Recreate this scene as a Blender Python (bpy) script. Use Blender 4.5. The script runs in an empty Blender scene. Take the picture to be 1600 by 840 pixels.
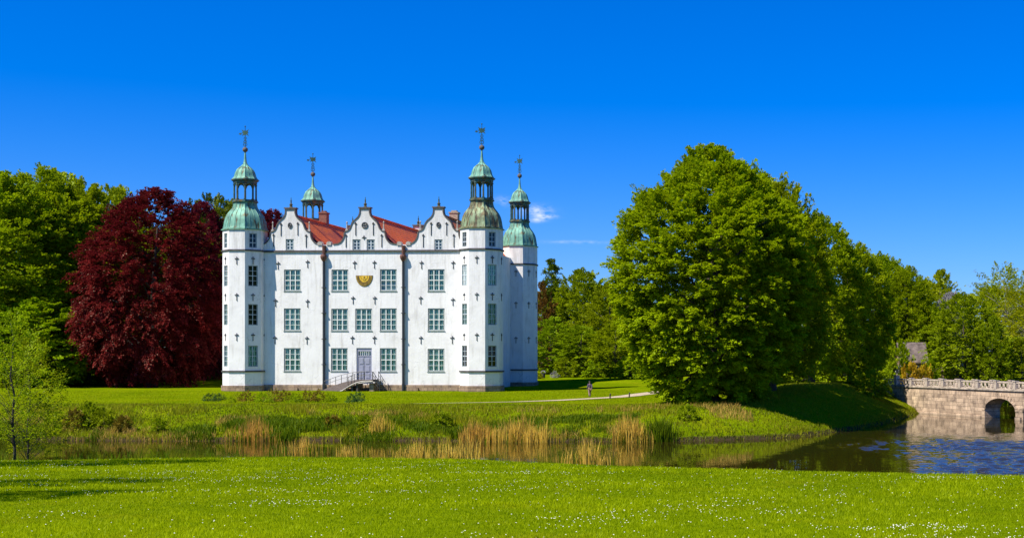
import bpy, bmesh, math, random
import numpy as np
from mathutils import Vector, Matrix
R = math.radians
PI = math.pi
SC = bpy.context.scene
COL = SC.collection

# ------------------------------------------------------------------ camera, light, exposure
F = 2100.0; PX0 = 1150.0; HY = 556.0; CZ = 4.3       # focal length and principal point in photo pixels, eye height
cd = bpy.data.cameras.new('camera'); cam = bpy.data.objects.new('camera', cd); COL.objects.link(cam)
cd.sensor_width = 36.0; cd.lens = 36.0 * F / 1600.0
cd.shift_x = -(PX0 - 800.0) / 1600.0; cd.shift_y = (HY - 420.0) / 1600.0
cd.clip_start = 0.5; cd.clip_end = 6000
cam.location = (0, 0, CZ); cam.rotation_euler = (R(90), 0, 0)
SC.camera = cam

SUN_AZ = R(53.0)      # left of the line from the scene to the camera
SUN_EL = R(51.0)
sdir = Vector((-math.sin(SUN_AZ) * math.cos(SUN_EL), -math.cos(SUN_AZ) * math.cos(SUN_EL), math.sin(SUN_EL)))
sl = bpy.data.lights.new('sun', 'SUN'); sl.energy = 5.0; sl.angle = R(0.53); sl.color = (1.0, 0.93, 0.80)
so = bpy.data.objects.new('sun', sl); COL.objects.link(so)
so.rotation_euler = sdir.to_track_quat('Z', 'Y').to_euler()

world = bpy.data.worlds.new('World'); SC.world = world; world.use_nodes = True
wn = world.node_tree.nodes; wl = world.node_tree.links; wn.clear()
sky = wn.new('ShaderNodeTexSky'); sky.sky_type = 'NISHITA'; sky.sun_disc = False
sky.sun_elevation = SUN_EL; sky.sun_rotation = math.atan2(sdir.x, sdir.y)
sky.altitude = 0; sky.air_density = 1.0; sky.dust_density = 0.1; sky.ozone_density = 3.0
hsv = wn.new('ShaderNodeHueSaturation'); hsv.inputs['Saturation'].default_value = 1.2; hsv.inputs['Value'].default_value = 1.0
hsv.inputs['Hue'].default_value = 0.503
tintn = wn.new('ShaderNodeMix'); tintn.data_type = 'RGBA'; tintn.blend_type = 'MULTIPLY'; tintn.inputs['Factor'].default_value = 1.0
wl.new(sky.outputs[0], tintn.inputs['A']); tintn.inputs['B'].default_value = (.40, .57, 1.0, 1)     # polarised, deep blue air
wl.new(tintn.outputs['Result'], hsv.inputs['Color'])
bg = wn.new('ShaderNodeBackground'); bg.inputs['Strength'].default_value = 0.11
wo = wn.new('ShaderNodeOutputWorld'); wl.new(bg.outputs[0], wo.inputs[0])
# thin wisps of cloud low in the sky, placed by direction
tc = wn.new('ShaderNodeTexCoord'); sx = wn.new('ShaderNodeSeparateXYZ'); wl.new(tc.outputs['Generated'], sx.inputs[0])
def wm(op, a, b=None, c=None):
    n = wn.new('ShaderNodeMath'); n.operation = op
    for i, v in enumerate((a, b, c)):
        if v is None: continue
        if isinstance(v, (int, float)): n.inputs[i].default_value = v
        else: wl.new(v, n.inputs[i])
    return n.outputs[0]
az_ = wm('ARCTAN2', sx.outputs['X'], sx.outputs['Y'])
el_ = wm('ARCSINE', sx.outputs['Z'])
cn = wn.new('ShaderNodeTexNoise'); cn.inputs['Scale'].default_value = 120; cn.inputs['Detail'].default_value = 6; cn.inputs['Roughness'].default_value = 0.62
cmap = wn.new('ShaderNodeMapping'); cmap.inputs['Scale'].default_value = (1, 1, 2.4)
wl.new(tc.outputs['Generated'], cmap.inputs['Vector']); wl.new(cmap.outputs[0], cn.inputs['Vector'])
def wisp(px, py, hw, hh, amp):
    a0 = math.atan2((px - PX0) / F, 1); d = math.hypot((px - PX0) / F, 1); e0 = math.atan((HY - py) / F / d)
    u = wm('MULTIPLY', wm('SUBTRACT', az_, a0), 1 / hw); v = wm('MULTIPLY', wm('SUBTRACT', el_, e0), 1 / hh)
    rr = wm('ADD', wm('MULTIPLY', u, u), wm('MULTIPLY', v, v))
    g = wm('POWER', 2.718, wm('MULTIPLY', rr, -1.0))
    return wm('MULTIPLY', g, amp)
tot = None
for w in ((836, 329, .010, .0035, .9), (840, 343, .006, .0018, .9), (853, 338, .007, .0016, .9), (900, 378, .022, .0012, .35), (786, 314, .006, .003, .5)):
    g = wisp(*w); tot = g if tot is None else wm('ADD', tot, g)
nz = wm('SUBTRACT', wm('MULTIPLY', cn.outputs['Fac'], 3.6), 1.35)
cf = wn.new('ShaderNodeClamp'); wl.new(wm('MULTIPLY', tot, nz), cf.inputs[0])
cmx = wn.new('ShaderNodeMix'); cmx.data_type = 'RGBA'
wl.new(wm('MULTIPLY', cf.outputs[0], 0.8), cmx.inputs['Factor']); wl.new(hsv.outputs[0], cmx.inputs['A']); cmx.inputs['B'].default_value = (5.5, 6.0, 6.8, 1)
wl.new(cmx.outputs['Result'], bg.inputs['Color'])

SC.view_settings.view_transform = 'Standard'; SC.view_settings.look = 'None'
SC.view_settings.exposure = 0.55; SC.view_settings.gamma = 1.0; SC.view_settings.use_curve_mapping = False
SC.render.engine = 'CYCLES'
SC.cycles.max_bounces = 7; SC.cycles.diffuse_bounces = 3; SC.cycles.transparent_max_bounces = 12; SC.cycles.transmission_bounces = 5
SC.cycles.use_denoising = True
SC.cycles.sample_clamp_indirect = 6

rng = np.random.default_rng(7); random.seed(7)

# ------------------------------------------------------------------ materials
def mat(name):
    m = bpy.data.materials.new(name); m.use_nodes = True
    nt = m.node_tree; nt.nodes.clear()
    return m, nt.nodes, nt.links
class NT:
    def __init__(s, name):
        s.m, s.n, s.l = mat(name); s.out = s.n.new('ShaderNodeOutputMaterial')
    def node(s, t, **kw):
        n = s.n.new(t)
        for k, v in kw.items(): setattr(n, k, v)
        return n
    def link(s, a, b): s.l.new(a, b)
    def coords(s, kind='Object', scale=(1, 1, 1)):
        t = s.node('ShaderNodeTexCoord'); mp = s.node('ShaderNodeMapping'); mp.inputs['Scale'].default_value = scale
        s.link(t.outputs[kind], mp.inputs['Vector']); return mp.outputs[0]
    def pos(s, scale=(1, 1, 1)):
        g = s.node('ShaderNodeNewGeometry'); mp = s.node('ShaderNodeMapping'); mp.inputs['Scale'].default_value = scale
        s.link(g.outputs['Position'], mp.inputs['Vector']); return mp.outputs[0]
    def noise(s, vec, scale, detail=4, rough=.55):
        n = s.node('ShaderNodeTexNoise'); n.inputs['Scale'].default_value = scale; n.inputs['Detail'].default_value = detail
        n.inputs['Roughness'].default_value = rough; s.link(vec, n.inputs['Vector']); return n.outputs['Fac']
    def ramp(s, fac, stops):
        r = s.node('ShaderNodeValToRGB'); e = r.color_ramp.elements
        while len(e) < len(stops): e.new(.5)
        for el, (p, c) in zip(e, stops):
            el.position = p; el.color = (*c, 1) if len(c) == 3 else c
        s.link(fac, r.inputs[0]); return r.outputs[0]
    def mix(s, fac, a, b, mode='MIX'):
        n = s.node('ShaderNodeMix', data_type='RGBA', blend_type=mode)
        for k, v in (('Factor', fac), ('A', a), ('B', b)):
            if isinstance(v, (int, float)): n.inputs[k].default_value = v
            elif isinstance(v, tuple): n.inputs[k].default_value = (*v, 1)
            else: s.link(v, n.inputs[k])
        return n.outputs['Result']
    def math(s, op, a, b=None):
        n = s.node('ShaderNodeMath', operation=op)
        for i, v in enumerate((a, b)):
            if v is None: continue
            if isinstance(v, (int, float)): n.inputs[i].default_value = v
            else: s.link(v, n.inputs[i])
        return n.outputs[0]
    def bump(s, h, strength=.3, dist=.05):
        b = s.node('ShaderNodeBump'); b.inputs['Strength'].default_value = strength; b.inputs['Distance'].default_value = dist
        s.link(h, b.inputs['Height']); return b.outputs[0]
    def bsdf(s, col, rough=.8, metal=0., normal=None, spec=.5):
        p = s.node('ShaderNodeBsdfPrincipled')
        if isinstance(col, tuple): p.inputs['Base Color'].default_value = (*col, 1)
        else: s.link(col, p.inputs['Base Color'])
        if isinstance(rough, (int, float)): p.inputs['Roughness'].default_value = rough
        else: s.link(rough, p.inputs['Roughness'])
        p.inputs['Metallic'].default_value = metal; p.inputs['Specular IOR Level'].default_value = spec
        if normal is not None: s.link(normal, p.inputs['Normal'])
        s.link(p.outputs[0], s.out.inputs['Surface']); return p
M = {}
def simple(key, c, rough=.7, metal=0., var=.25, scale=2.):
    t = NT(key); v = t.coords('Object'); n = t.noise(v, scale, 5)
    lo = tuple(x * (1 - var) for x in c); hi = tuple(min(1, x * (1 + var)) for x in c)
    t.bsdf(t.ramp(n, [(.3, lo), (.7, hi)]), rough, metal, t.bump(t.noise(v, scale * 6, 4), .15, .02)); M[key] = t.m
# plaster: white, faint weathering that keeps its place
t = NT('white_plaster'); v = t.coords('Object'); vs = t.coords('Object', (1.3, 1.3, .16))
n1 = t.noise(v, .5, 6, .6); n2 = t.noise(vs, 1.6, 6, .65)
base = t.ramp(n1, [(.28, (.68, .665, .655)), (.46, (.79, .775, .76)), (.62, (.83, .815, .80)), (.75, (.87, .855, .84))])
st = t.ramp(n2, [(.52, (1, 1, 1)), (.64, (.86, .85, .83)), (.80, (.60, .58, .56))])
c = t.mix(.9, base, st, 'MULTIPLY')
sp_ = t.node('ShaderNodeSeparateXYZ'); t.link(v, sp_.inputs[0])
gr = t.math('ADD', t.math('MULTIPLY', sp_.outputs['Z'], -.30), t.math('MULTIPLY', t.noise(v, 1.1, 6, .7), 1.9))
c = t.mix(t.ramp(gr, [(.70, (0, 0, 0)), (1.0, (.55, .55, .55))]), c, (.52, .50, .46))
up_ = t.math('SUBTRACT', t.math('ADD', t.math('MULTIPLY', t.noise(t.coords('Object', (2.2, 2.2, .22)), 1.2, 5, .7), 1.6), t.math('MULTIPLY', sp_.outputs['Z'], .05)), 1.0)
c = t.mix(t.ramp(up_, [(.62, (0, 0, 0)), (.95, (.6, .6, .6))]), c, (.50, .485, .47))
cr = t.node('ShaderNodeTexVoronoi', feature='DISTANCE_TO_EDGE'); cr.inputs['Scale'].default_value = .22
wv_ = t.node('ShaderNodeVectorMath', operation='ADD'); t.link(v, wv_.inputs[0])
cn_ = t.node('ShaderNodeTexNoise'); cn_.inputs['Scale'].default_value = .8; cn_.inputs['Detail'].default_value = 6; t.link(v, cn_.inputs['Vector'])
cs_ = t.node('ShaderNodeVectorMath', operation='SCALE'); cs_.inputs['Scale'].default_value = 2.5; t.link(cn_.outputs['Color'], cs_.inputs[0]); t.link(cs_.outputs[0], wv_.inputs[1]); t.link(wv_.outputs[0], cr.inputs['Vector'])
c = t.mix(t.math('MULTIPLY', t.ramp(cr.outputs['Distance'], [(.0, (1, 1, 1)), (.012, (0, 0, 0))]), t.ramp(n1, [(.5, (0, 0, 0)), (.6, (.45, .45, .45))])), c, (.42, .40, .38))
t.bsdf(c, .85, 0, t.bump(t.noise(v, 3.5, 8, .7), .45, .05), .2); M['plaster'] = t.m
# stone of plinth and bridge: courses of blocks
def stone(key, cols, mortar, bw, bh, dark, zc=True):
    t = NT(key); tcn = t.node('ShaderNodeTexCoord'); sp = t.node('ShaderNodeSeparateXYZ'); t.link(tcn.outputs['Object'], sp.inputs[0])
    cb = t.node('ShaderNodeCombineXYZ'); t.link(t.math('ADD', sp.outputs['X'], t.math('MULTIPLY', sp.outputs['Y'], .73)), cb.inputs[0]); t.link(sp.outputs['Z'], cb.inputs[1])
    b = t.node('ShaderNodeTexBrick'); t.link(cb.outputs[0], b.inputs['Vector'])
    b.inputs['Scale'].default_value = 1; b.inputs['Brick Width'].default_value = bw; b.inputs['Row Height'].default_value = bh
    b.inputs['Mortar Size'].default_value = .018; b.inputs['Mortar Smooth'].default_value = .3
    b.inputs['Color1'].default_value = (*cols[0], 1); b.inputs['Color2'].default_value = (*cols[1], 1); b.inputs['Mortar'].default_value = (*mortar, 1)
    b.offset_frequency = 2; b.squash = .7; b.squash_frequency = 3
    v = t.coords('Object'); n = t.noise(v, .9, 6, .62); n2 = t.noise(v, 5, 6, .7)
    c = t.mix(t.ramp(n, [(.48, (0, 0, 0)), (.66, (.8, .8, .8))]), b.outputs['Color'], dark)
    c = t.mix(.6, c, t.ramp(n2, [(.3, (.62, .6, .6)), (.65, (1.15, 1.12, 1.08))]), 'MULTIPLY')
    h = t.math('ADD', t.math('MULTIPLY', b.outputs['Fac'], -.8), t.math('MULTIPLY', n2, .6))
    wl_ = t.math('ADD', sp.outputs['Z'], t.math('MULTIPLY', n, 1.1))
    c = t.mix(t.ramp(t.math('ADD', wl_, 2.6 if key == 'bridge_stone' else 9.), [(.35, (.8, .8, .8)), (.95, (0, 0, 0))]), c, (.07, .06, .04))
    c = t.mix(t.ramp(t.noise(t.coords('Object', (1.1, 1.1, .3)), 1.5, 5, .7), [(.54, (0, 0, 0)), (.68, (.7, .7, .7))]), c, dark)
    t.bsdf(c, .9, 0, t.bump(h, .7, .05), .2); M[key] = t.m
stone('plinth_stone', ((.46, .34, .23), (.30, .21, .145)), (.10, .075, .055), 1.1, .38, (.14, .10, .08))
stone('bridge_stone', ((.68, .52, .38), (.40, .30, .22)), (.17, .13, .10), 1.35, .42, (.15, .115, .09))
stone('brick_wall', ((.42, .20, .13), (.33, .15, .10)), (.38, .33, .28), .26, .085, (.22, .12, .09))
simple('coping_stone', (.40, .36, .32), .9, 0, .4, 1.5)
simple('balustrade_stone', (.43, .36, .29), .9, 0, .5, 2.)
simple('coping', (.10, .085, .075), .8, 0, .45, 3.)
simple('cornice', (.075, .07, .07), .8, 0, .4, 2.)
simple('iron', (.045, .048, .05), .55, .2, .3)
simple('rail_metal', (.055, .06, .068), .5, .4, .2)
simple('rust_pipe', (.13, .05, .032), .7, .1, .4, 3)
simple('lead_pipe', (.022, .027, .036), .7, 0, .3, 3)
simple('wood_deck', (.085, .066, .056), .85, 0, .35, 4)
simple('wood_dark', (.06, .05, .045), .85, 0, .3, 4)
simple('door_paint', (.31, .32, .40), .6, 0, .12, 2)
simple('window_white', (.74, .76, .73), .55, 0, .08, 3)
simple('window_casing', (.20, .24, .22), .6, 0, .2, 3)
simple('window_sash_blue', (.50, .56, .60), .55, 0, .15, 3)
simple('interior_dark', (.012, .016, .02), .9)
simple('gold', (.85, .50, .03), .45, .25, .25, 3)
simple('dial_dark', (.10, .075, .03), .6); simple('dial_band', (.34, .20, .025), .55, .2, .3, 6)
simple('brick_chimney', (.20, .085, .06), .9, 0, .4, 5)
simple('buff_chimney', (.34, .27, .20), .9, 0, .35, 4)
simple('path_gravel', (.50, .39, .26), .95, 0, .15, 3)
simple('slate', (.13, .10, .085), .95, 0, .6, 1.6)
simple('bin_grey', (.35, .33, .36), .5, 0, .2)
simple('bin_dark', (.03, .03, .035), .6)
simple('bark', (.085, .065, .05), .95, 0, .4, 3)
simple('bark_pale', (.16, .14, .11), .95, 0, .4, 3)
simple('bark_dark', (.035, .028, .024), .95, 0, .4, 3)
simple('skin', (.55, .33, .25), .6); simple('hair_dark', (.03, .02, .018), .6)
simple('jacket_purple', (.10, .065, .13), .85); simple('trousers_tan', (.27, .16, .15), .85); simple('shoe_dark', (.05, .04, .035), .7)
simple('daisy_white', (.86, .83, .70), .8, 0, .05); simple('stake_wood', (.04, .03, .025), .9)
# glass
t = NT('window_glass'); g = t.node('ShaderNodeBsdfGlossy'); g.inputs['Roughness'].default_value = .03; g.inputs['Color'].default_value = (.9, .95, 1, 1)
tr = t.node('ShaderNodeBsdfTransparent'); tr.inputs['Color'].default_value = (.74, .92, .86, 1)
fr = t.node('ShaderNodeFresnel'); fr.inputs['IOR'].default_value = 1.5
ms = t.node('ShaderNodeMixShader'); t.link(t.math('MULTIPLY', fr.outputs[0], .8), ms.inputs[0]); t.link(tr.outputs[0], ms.inputs[1]); t.link(g.outputs[0], ms.inputs[2])
t.link(ms.outputs[0], t.out.inputs['Surface']); M['glass'] = t.m
# curtain: pale net drapes with wavy teal bands between the pale parts
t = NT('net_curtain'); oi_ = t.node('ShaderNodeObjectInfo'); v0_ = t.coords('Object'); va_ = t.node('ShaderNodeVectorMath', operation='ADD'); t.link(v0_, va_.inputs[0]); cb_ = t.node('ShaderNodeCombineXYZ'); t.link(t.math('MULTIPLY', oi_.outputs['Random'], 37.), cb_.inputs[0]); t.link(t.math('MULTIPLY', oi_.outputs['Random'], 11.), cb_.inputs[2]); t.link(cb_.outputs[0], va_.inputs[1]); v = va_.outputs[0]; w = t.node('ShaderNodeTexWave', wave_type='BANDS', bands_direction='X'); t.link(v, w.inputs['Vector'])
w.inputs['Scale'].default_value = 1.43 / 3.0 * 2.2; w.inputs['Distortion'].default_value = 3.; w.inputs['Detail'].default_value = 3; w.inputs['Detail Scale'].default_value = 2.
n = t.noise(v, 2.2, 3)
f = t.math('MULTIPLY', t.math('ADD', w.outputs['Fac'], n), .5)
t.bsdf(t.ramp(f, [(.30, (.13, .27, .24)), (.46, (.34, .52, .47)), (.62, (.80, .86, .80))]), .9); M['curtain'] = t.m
# copper: verdigris with vertical streaks where brown metal shows
def copper(key, brown, tone=(.165, .37, .275)):
    t = NT(key); v = t.coords('Object', (2.6, 2.6, .35)); v2 = t.coords('Object')
    n1 = t.noise(v, 1.0, 6, .62); n2 = t.noise(v2, 1.6, 5, .6)
    a = tuple(x * .62 for x in tone); b = tuple(min(1, x * 1.35 + .02) for x in tone)
    c = t.ramp(n2, [(.3, a), (.55, tone), (.75, b)])
    f = t.ramp(n1, [(brown, (0, 0, 0)), (brown + .10, (1, 1, 1))])
    c = t.mix(f, c, t.ramp(n2, [(.35, (.055, .040, .025)), (.7, (.20, .17, .07))]))
    t.bsdf(c, .6, .15, t.bump(n2, .2, .03), .4); M[key] = t.m
copper('copper_green', .525); copper('copper_brown', .44, (.24, .32, .18)); copper('copper_dark', .47, (.055, .13, .115)); simple('vane_green', (.022, .075, .055), .6, .2)
# roof tiles
t = NT('roof_tiles'); tcn = t.node('ShaderNodeTexCoord'); sp = t.node('ShaderNodeSeparateXYZ'); t.link(tcn.outputs['Object'], sp.inputs[0])
cb = t.node('ShaderNodeCombineXYZ'); t.link(sp.outputs['Y'], cb.inputs[0]); t.link(t.math('MULTIPLY', sp.outputs['Z'], 1.4), cb.inputs[1])
b = t.node('ShaderNodeTexBrick'); t.link(cb.outputs[0], b.inputs['Vector']); b.inputs['Scale'].default_value = 1
b.inputs['Brick Width'].default_value = .42; b.inputs['Row Height'].default_value = .48; b.inputs['Mortar Size'].default_value = .05; b.inputs['Mortar Smooth'].default_value = .6
b.inputs['Color1'].default_value = (.82, .23, .045, 1); b.inputs['Color2'].default_value = (.72, .17, .035, 1); b.inputs['Mortar'].default_value = (.26, .06, .02, 1)
n = t.noise(t.coords('Object', (1, .5, .5)), .55, 4, .6)
c = t.mix(t.ramp(n, [(.5, (0, 0, 0)), (.6, (.75, .75, .75))]), b.outputs['Color'], (.36, .10, .05))
t.bsdf(c, .75, 0, t.bump(t.math('MULTIPLY', b.outputs['Fac'], -1.), .5, .05), .3); M['tiles'] = t.m
# foliage
def leaf(key, dark, light, trans=.38, gloss=.05, bright=1.0):
    t = NT(key); a = t.node('ShaderNodeAttribute', attribute_name='tint'); oi = t.node('ShaderNodeObjectInfo')
    c = t.mix(a.outputs['Fac'], dark, light)
    h = t.node('ShaderNodeHueSaturation'); t.link(c, h.inputs['Color'])
    t.link(t.math('ADD', t.math('MULTIPLY', oi.outputs['Random'], .03), .485), h.inputs['Hue'])
    t.link(t.math('ADD', t.math('MULTIPLY', oi.outputs['Random'], .25), .88), h.inputs['Value'])
    d = t.node('ShaderNodeBsdfDiffuse'); t.link(h.outputs[0], d.inputs['Color'])
    tl = t.node('ShaderNodeBsdfTranslucent'); tc2 = t.mix(.5, h.outputs[0], light); t.link(tc2, tl.inputs['Color'])
    m1 = t.node('ShaderNodeMixShader'); m1.inputs[0].default_value = trans; t.link(d.outputs[0], m1.inputs[1]); t.link(tl.outputs[0], m1.inputs[2])
    g = t.node('ShaderNodeBsdfGlossy'); g.inputs['Roughness'].default_value = .45; g.inputs['Color'].default_value = (.8, .9, .7, 1)
    m2 = t.node('ShaderNodeMixShader'); m2.inputs[0].default_value = gloss; t.link(m1.outputs[0], m2.inputs[1]); t.link(g.outputs[0], m2.inputs[2])
    t.link(m2.outputs[0], t.out.inputs['Surface']); M[key] = t.m
leaf('leaf_lime', (.115, .185, .002), (.43, .51, .004), .42, .006)
leaf('leaf_row', (.115, .19, .002), (.40, .50, .004), .40, .006)
leaf('leaf_deep', (.075, .15, .002), (.42, .52, .005), .36, .006)
leaf('leaf_yellow', (.20, .25, .003), (.44, .48, .008), .4, .006)
leaf('leaf_copper', (.040, .004, .009), (.205, .013, .027), .28, .012)
leaf('leaf_pine', (.075, .11, .006), (.20, .25, .01), .2, .01)
leaf('leaf_russet', (.13, .075, .010), (.27, .14, .02), .3, .01)
leaf('leaf_mid', (.11, .18, .003), (.38, .47, .006), .40, .006)
leaf('leaf_young', (.13, .20, .003), (.40, .47, .006), .45, .006)
leaf('leaf_blossom', (.26, .25, .24), (.52, .50, .50), .3, .0)
leaf('leaf_autumn', (.36, .23, .01), (.60, .40, .015), .35, .01)
leaf('leaf_blue', (.02, .06, .010), (.09, .17, .025), .3, .02)
leaf('leaf_brown', (.14, .115, .010), (.32, .24, .02), .3, .01)
leaf('blade_lawn', (.12, .185, .0006), (.40, .47, .001), .42, .004)
leaf('blade_bank', (.05, .115, .002), (.24, .31, .005), .4, .006); leaf('blade_rough', (.030, .080, .002), (.40, .37, .012), .4, .006); leaf('blade_dry', (.30, .20, .03), (.60, .42, .09), .3, .006)
leaf('blade_reed', (.38, .21, .025), (.76, .48, .08), .3, .01)
# ground
t = NT('grass_ground'); p = t.pos(); n1 = t.noise(p, .11, 5, .6); n2 = t.noise(p, 1.6, 6, .7); n3 = t.noise(p, 9., 4, .7)
c = t.ramp(n1, [(.3, (.11, .17, .001)), (.55, (.15, .215, .0015)), (.75, (.21, .26, .003))])
c = t.mix(t.ramp(t.noise(p, .32, 5, .65), [(.52, (0, 0, 0)), (.66, (.7, .7, .7))]), c, (.20, .215, .004))
c = t.mix(.75, c, t.ramp(n2, [(.3, (.6, .68, .6)), (.5, (1, 1, 1)), (.75, (1.35, 1.2, 1.3))]), 'MULTIPLY')
c = t.mix(.6, c, t.ramp(n3, [(.3, (.6, .65, .6)), (.7, (1.3, 1.25, 1.2))]), 'MULTIPLY')
wt = t.node('ShaderNodeNewGeometry'); sz = t.node('ShaderNodeSeparateXYZ'); t.link(wt.outputs['Position'], sz.inputs[0])
mud_shade = t.ramp(t.math('ADD', t.math('MULTIPLY', t.math('ADD', sz.outputs['Z'], 2.4), 1.6), t.math('MULTIPLY', n2, -.6)), [(.05, (1, 1, 1)), (.3, (0, 0, 0))])  # muddy tint at the waterline, also painting in the bank edge's shadow line
c = t.mix(mud_shade, c, (.055, .04, .022))
t.bsdf(c, .95, 0, t.bump(t.math('ADD', n3, t.math('MULTIPLY', n2, 1.5)), .6, .12), 0.); M['ground'] = t.m
# water
t = NT('moat_water'); p = t.pos((1, .45, 1)); n = t.noise(p, 1.5, 4, .6); nb = t.noise(p, .25, 3, .5)
sp = t.node('ShaderNodeSeparateXYZ'); t.link(t.pos(), sp.inputs[0])
mr = t.node('ShaderNodeMapRange'); mr.interpolation_type = 'SMOOTHSTEP'; t.link(t.math('ADD', sp.outputs['X'], t.math('MULTIPLY', t.noise(t.pos(), .12, 3), 8.)), mr.inputs['Value'])
mr.inputs['From Min'].default_value = 10.; mr.inputs['From Max'].default_value = 17.; mr.inputs['To Min'].default_value = .0; mr.inputs['To Max'].default_value = .04
my = t.node('ShaderNodeMapRange'); my.interpolation_type = 'SMOOTHSTEP'; t.link(sp.outputs['Y'], my.inputs['Value']); my.inputs['From Min'].default_value = 102.; my.inputs['From Max'].default_value = 120.; my.inputs['To Min'].default_value = 1.; my.inputs['To Max'].default_value = .06
rip = t.noise(t.pos((.7, 1.6, 1)), 2.2, 3, .5)
def vm(op, a, b=None):
    n_ = t.node('ShaderNodeVectorMath', operation=op)
    t.link(a, n_.inputs[0])
    if b is not None:
        if isinstance(b, tuple): n_.inputs[1].default_value = b
        else: t.link(b, n_.inputs[1])
    return n_
def ncol(vec, sc):
    n_ = t.node('ShaderNodeTexNoise'); n_.inputs['Scale'].default_value = sc; n_.inputs['Detail'].default_value = 2; t.link(vec, n_.inputs['Vector'])
    return vm('SUBTRACT', n_.outputs['Color'], (.5, .5, .5)).outputs[0]
sl1 = vm('MULTIPLY', ncol(t.pos((.5, 1.2, 1)), 2.6), (.6, 1.15, 0)).outputs[0]; sl2 = vm('MULTIPLY', ncol(t.pos((.4, .8, 1)), .7), (.3, .45, 0)).outputs[0]
slp = vm('ADD', sl1, sl2).outputs[0]
amp = t.math('ADD', .022, t.math('MULTIPLY', t.math('MULTIPLY', mr.outputs[0], my.outputs[0]), 1.))
sc_ = t.node('ShaderNodeVectorMath', operation='SCALE'); t.link(slp, sc_.inputs[0]); t.link(amp, sc_.inputs['Scale'])
nn_ = vm('NORMALIZE', vm('ADD', sc_.outputs[0], t.node('ShaderNodeNewGeometry').outputs['Normal']).outputs[0]).outputs[0]
t.bsdf((.026, .020, .003), .02, 0, nn_, .5); M['water'] = t.m
t.n['Principled BSDF'].inputs['IOR'].default_value = 1.33

# ------------------------------------------------------------------ mesh helpers
class MB:
    def __init__(s): s.v = []; s.f = []; s.m = []; s.mi = 0; s.T = None
    def add(s, vs, fs):
        o = len(s.v)
        for p in vs:
            s.v.append(tuple(s.T @ Vector(p)) if s.T is not None else tuple(p))
        for f in fs: s.f.append(tuple(o + i for i in f)); s.m.append(s.mi)
    def box(s, x0, x1, y0, y1, z0, z1):
        s.add([(x0, y0, z0), (x1, y0, z0), (x1, y1, z0), (x0, y1, z0), (x0, y0, z1), (x1, y0, z1), (x1, y1, z1), (x0, y1, z1)],
              [(0, 3, 2, 1), (4, 5, 6, 7), (0, 1, 5, 4), (1, 2, 6, 5), (2, 3, 7, 6), (3, 0, 4, 7)])
    def quad(s, a, b, c, d): s.add([a, b, c, d], [(0, 1, 2, 3)])
    def tube(s, pts, rad, n=6, cap=True):
        pts = [Vector(p) for p in pts]
        if not hasattr(rad, '__len__'): rad = [rad] * len(pts)
        vs = []; fs = []
        for i, p in enumerate(pts):
            d = (pts[min(i + 1, len(pts) - 1)] - pts[max(i - 1, 0)]).normalized()
            a = d.cross(Vector((0, 0, 1)) if abs(d.z) < .9 else Vector((1, 0, 0))).normalized(); b = d.cross(a)
            for k in range(n):
                q = 2 * PI * k / n; vs.append(p + (a * math.cos(q) + b * math.sin(q)) * rad[i])
        for i in range(len(pts) - 1):
            for k in range(n):
                k2 = (k + 1) % n; fs.append((i * n + k, i * n + k2, (i + 1) * n + k2, (i + 1) * n + k))
        if cap: fs.append(tuple(range(n - 1, -1, -1))); fs.append(tuple(range((len(pts) - 1) * n, len(pts) * n)))
        s.add(vs, fs)
    def lathe(s, prof, n=8, off=0., cap=False):
        vs = []; fs = []
        for (r, z) in prof:
            for k in range(n):
                q = off + 2 * PI * k / n; vs.append((r * math.sin(q), -r * math.cos(q), z))
        for i in range(len(prof) - 1):
            for k in range(n):
                k2 = (k + 1) % n; fs.append((i * n + k, i * n + k2, (i + 1) * n + k2, (i + 1) * n + k))
        if cap: fs.append(tuple(range(n - 1, -1, -1))); fs.append(tuple(range((len(prof) - 1) * n, len(prof) * n)))
        s.add(vs, fs)
    def prism(s, outline, y0, y1):   # outline in x,z, extruded in y
        n = len(outline)
        vs = [(x, y0, z) for x, z in outline] + [(x, y1, z) for x, z in outline]
        fs = [tuple(range(n)), tuple(range(2 * n - 1, n - 1, -1))] + [(i, i + n, (i + 1) % n + n, (i + 1) % n) for i in range(n)]
        s.add(vs, fs)
    def mesh(s, name, mats, smooth=False):
        me = bpy.data.meshes.new(name); me.from_pydata(s.v, [], s.f)
        for k in (mats if isinstance(mats, (list, tuple)) else [mats]): me.materials.append(M[k])
        me.polygons.foreach_set('material_index', s.m)
        bm = bmesh.new(); bm.from_mesh(me); bmesh.ops.recalc_face_normals(bm, faces=bm.faces); bm.to_mesh(me); bm.free()
        if smooth: me.polygons.foreach_set('use_smooth', [True] * len(me.polygons))
        me.update(); return me
    def build(s, name, mats, parent=None, smooth=False, loc=None):
        return link(name, s.mesh(name, mats, smooth), parent, loc)
def link(name, me, parent=None, loc=None):
    o = bpy.data.objects.new(name, me); COL.objects.link(o)
    if parent is not None: o.parent = parent
    if loc is not None: o.location = loc
    return o
def tag(o, label=None, cat=None, group=None, kind=None):
    if label: o['label'] = label
    if cat: o['category'] = cat
    if group: o['group'] = group
    if kind: o['kind'] = kind
    return o
def thing(name, label, cat, loc=(0, 0, 0), rz=0., group=None):
    o = bpy.data.objects.new(name, None); COL.objects.link(o); o.location = loc; o.rotation_euler = (0, 0, rz); o.empty_display_size = .3
    return tag(o, label, cat, group)
def copy_tree(o, parent=None):
    c = o.copy(); COL.objects.link(c)
    if parent is not None: c.parent = parent
    for ch in list(o.children): copy_tree(ch, c)
    return c
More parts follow.
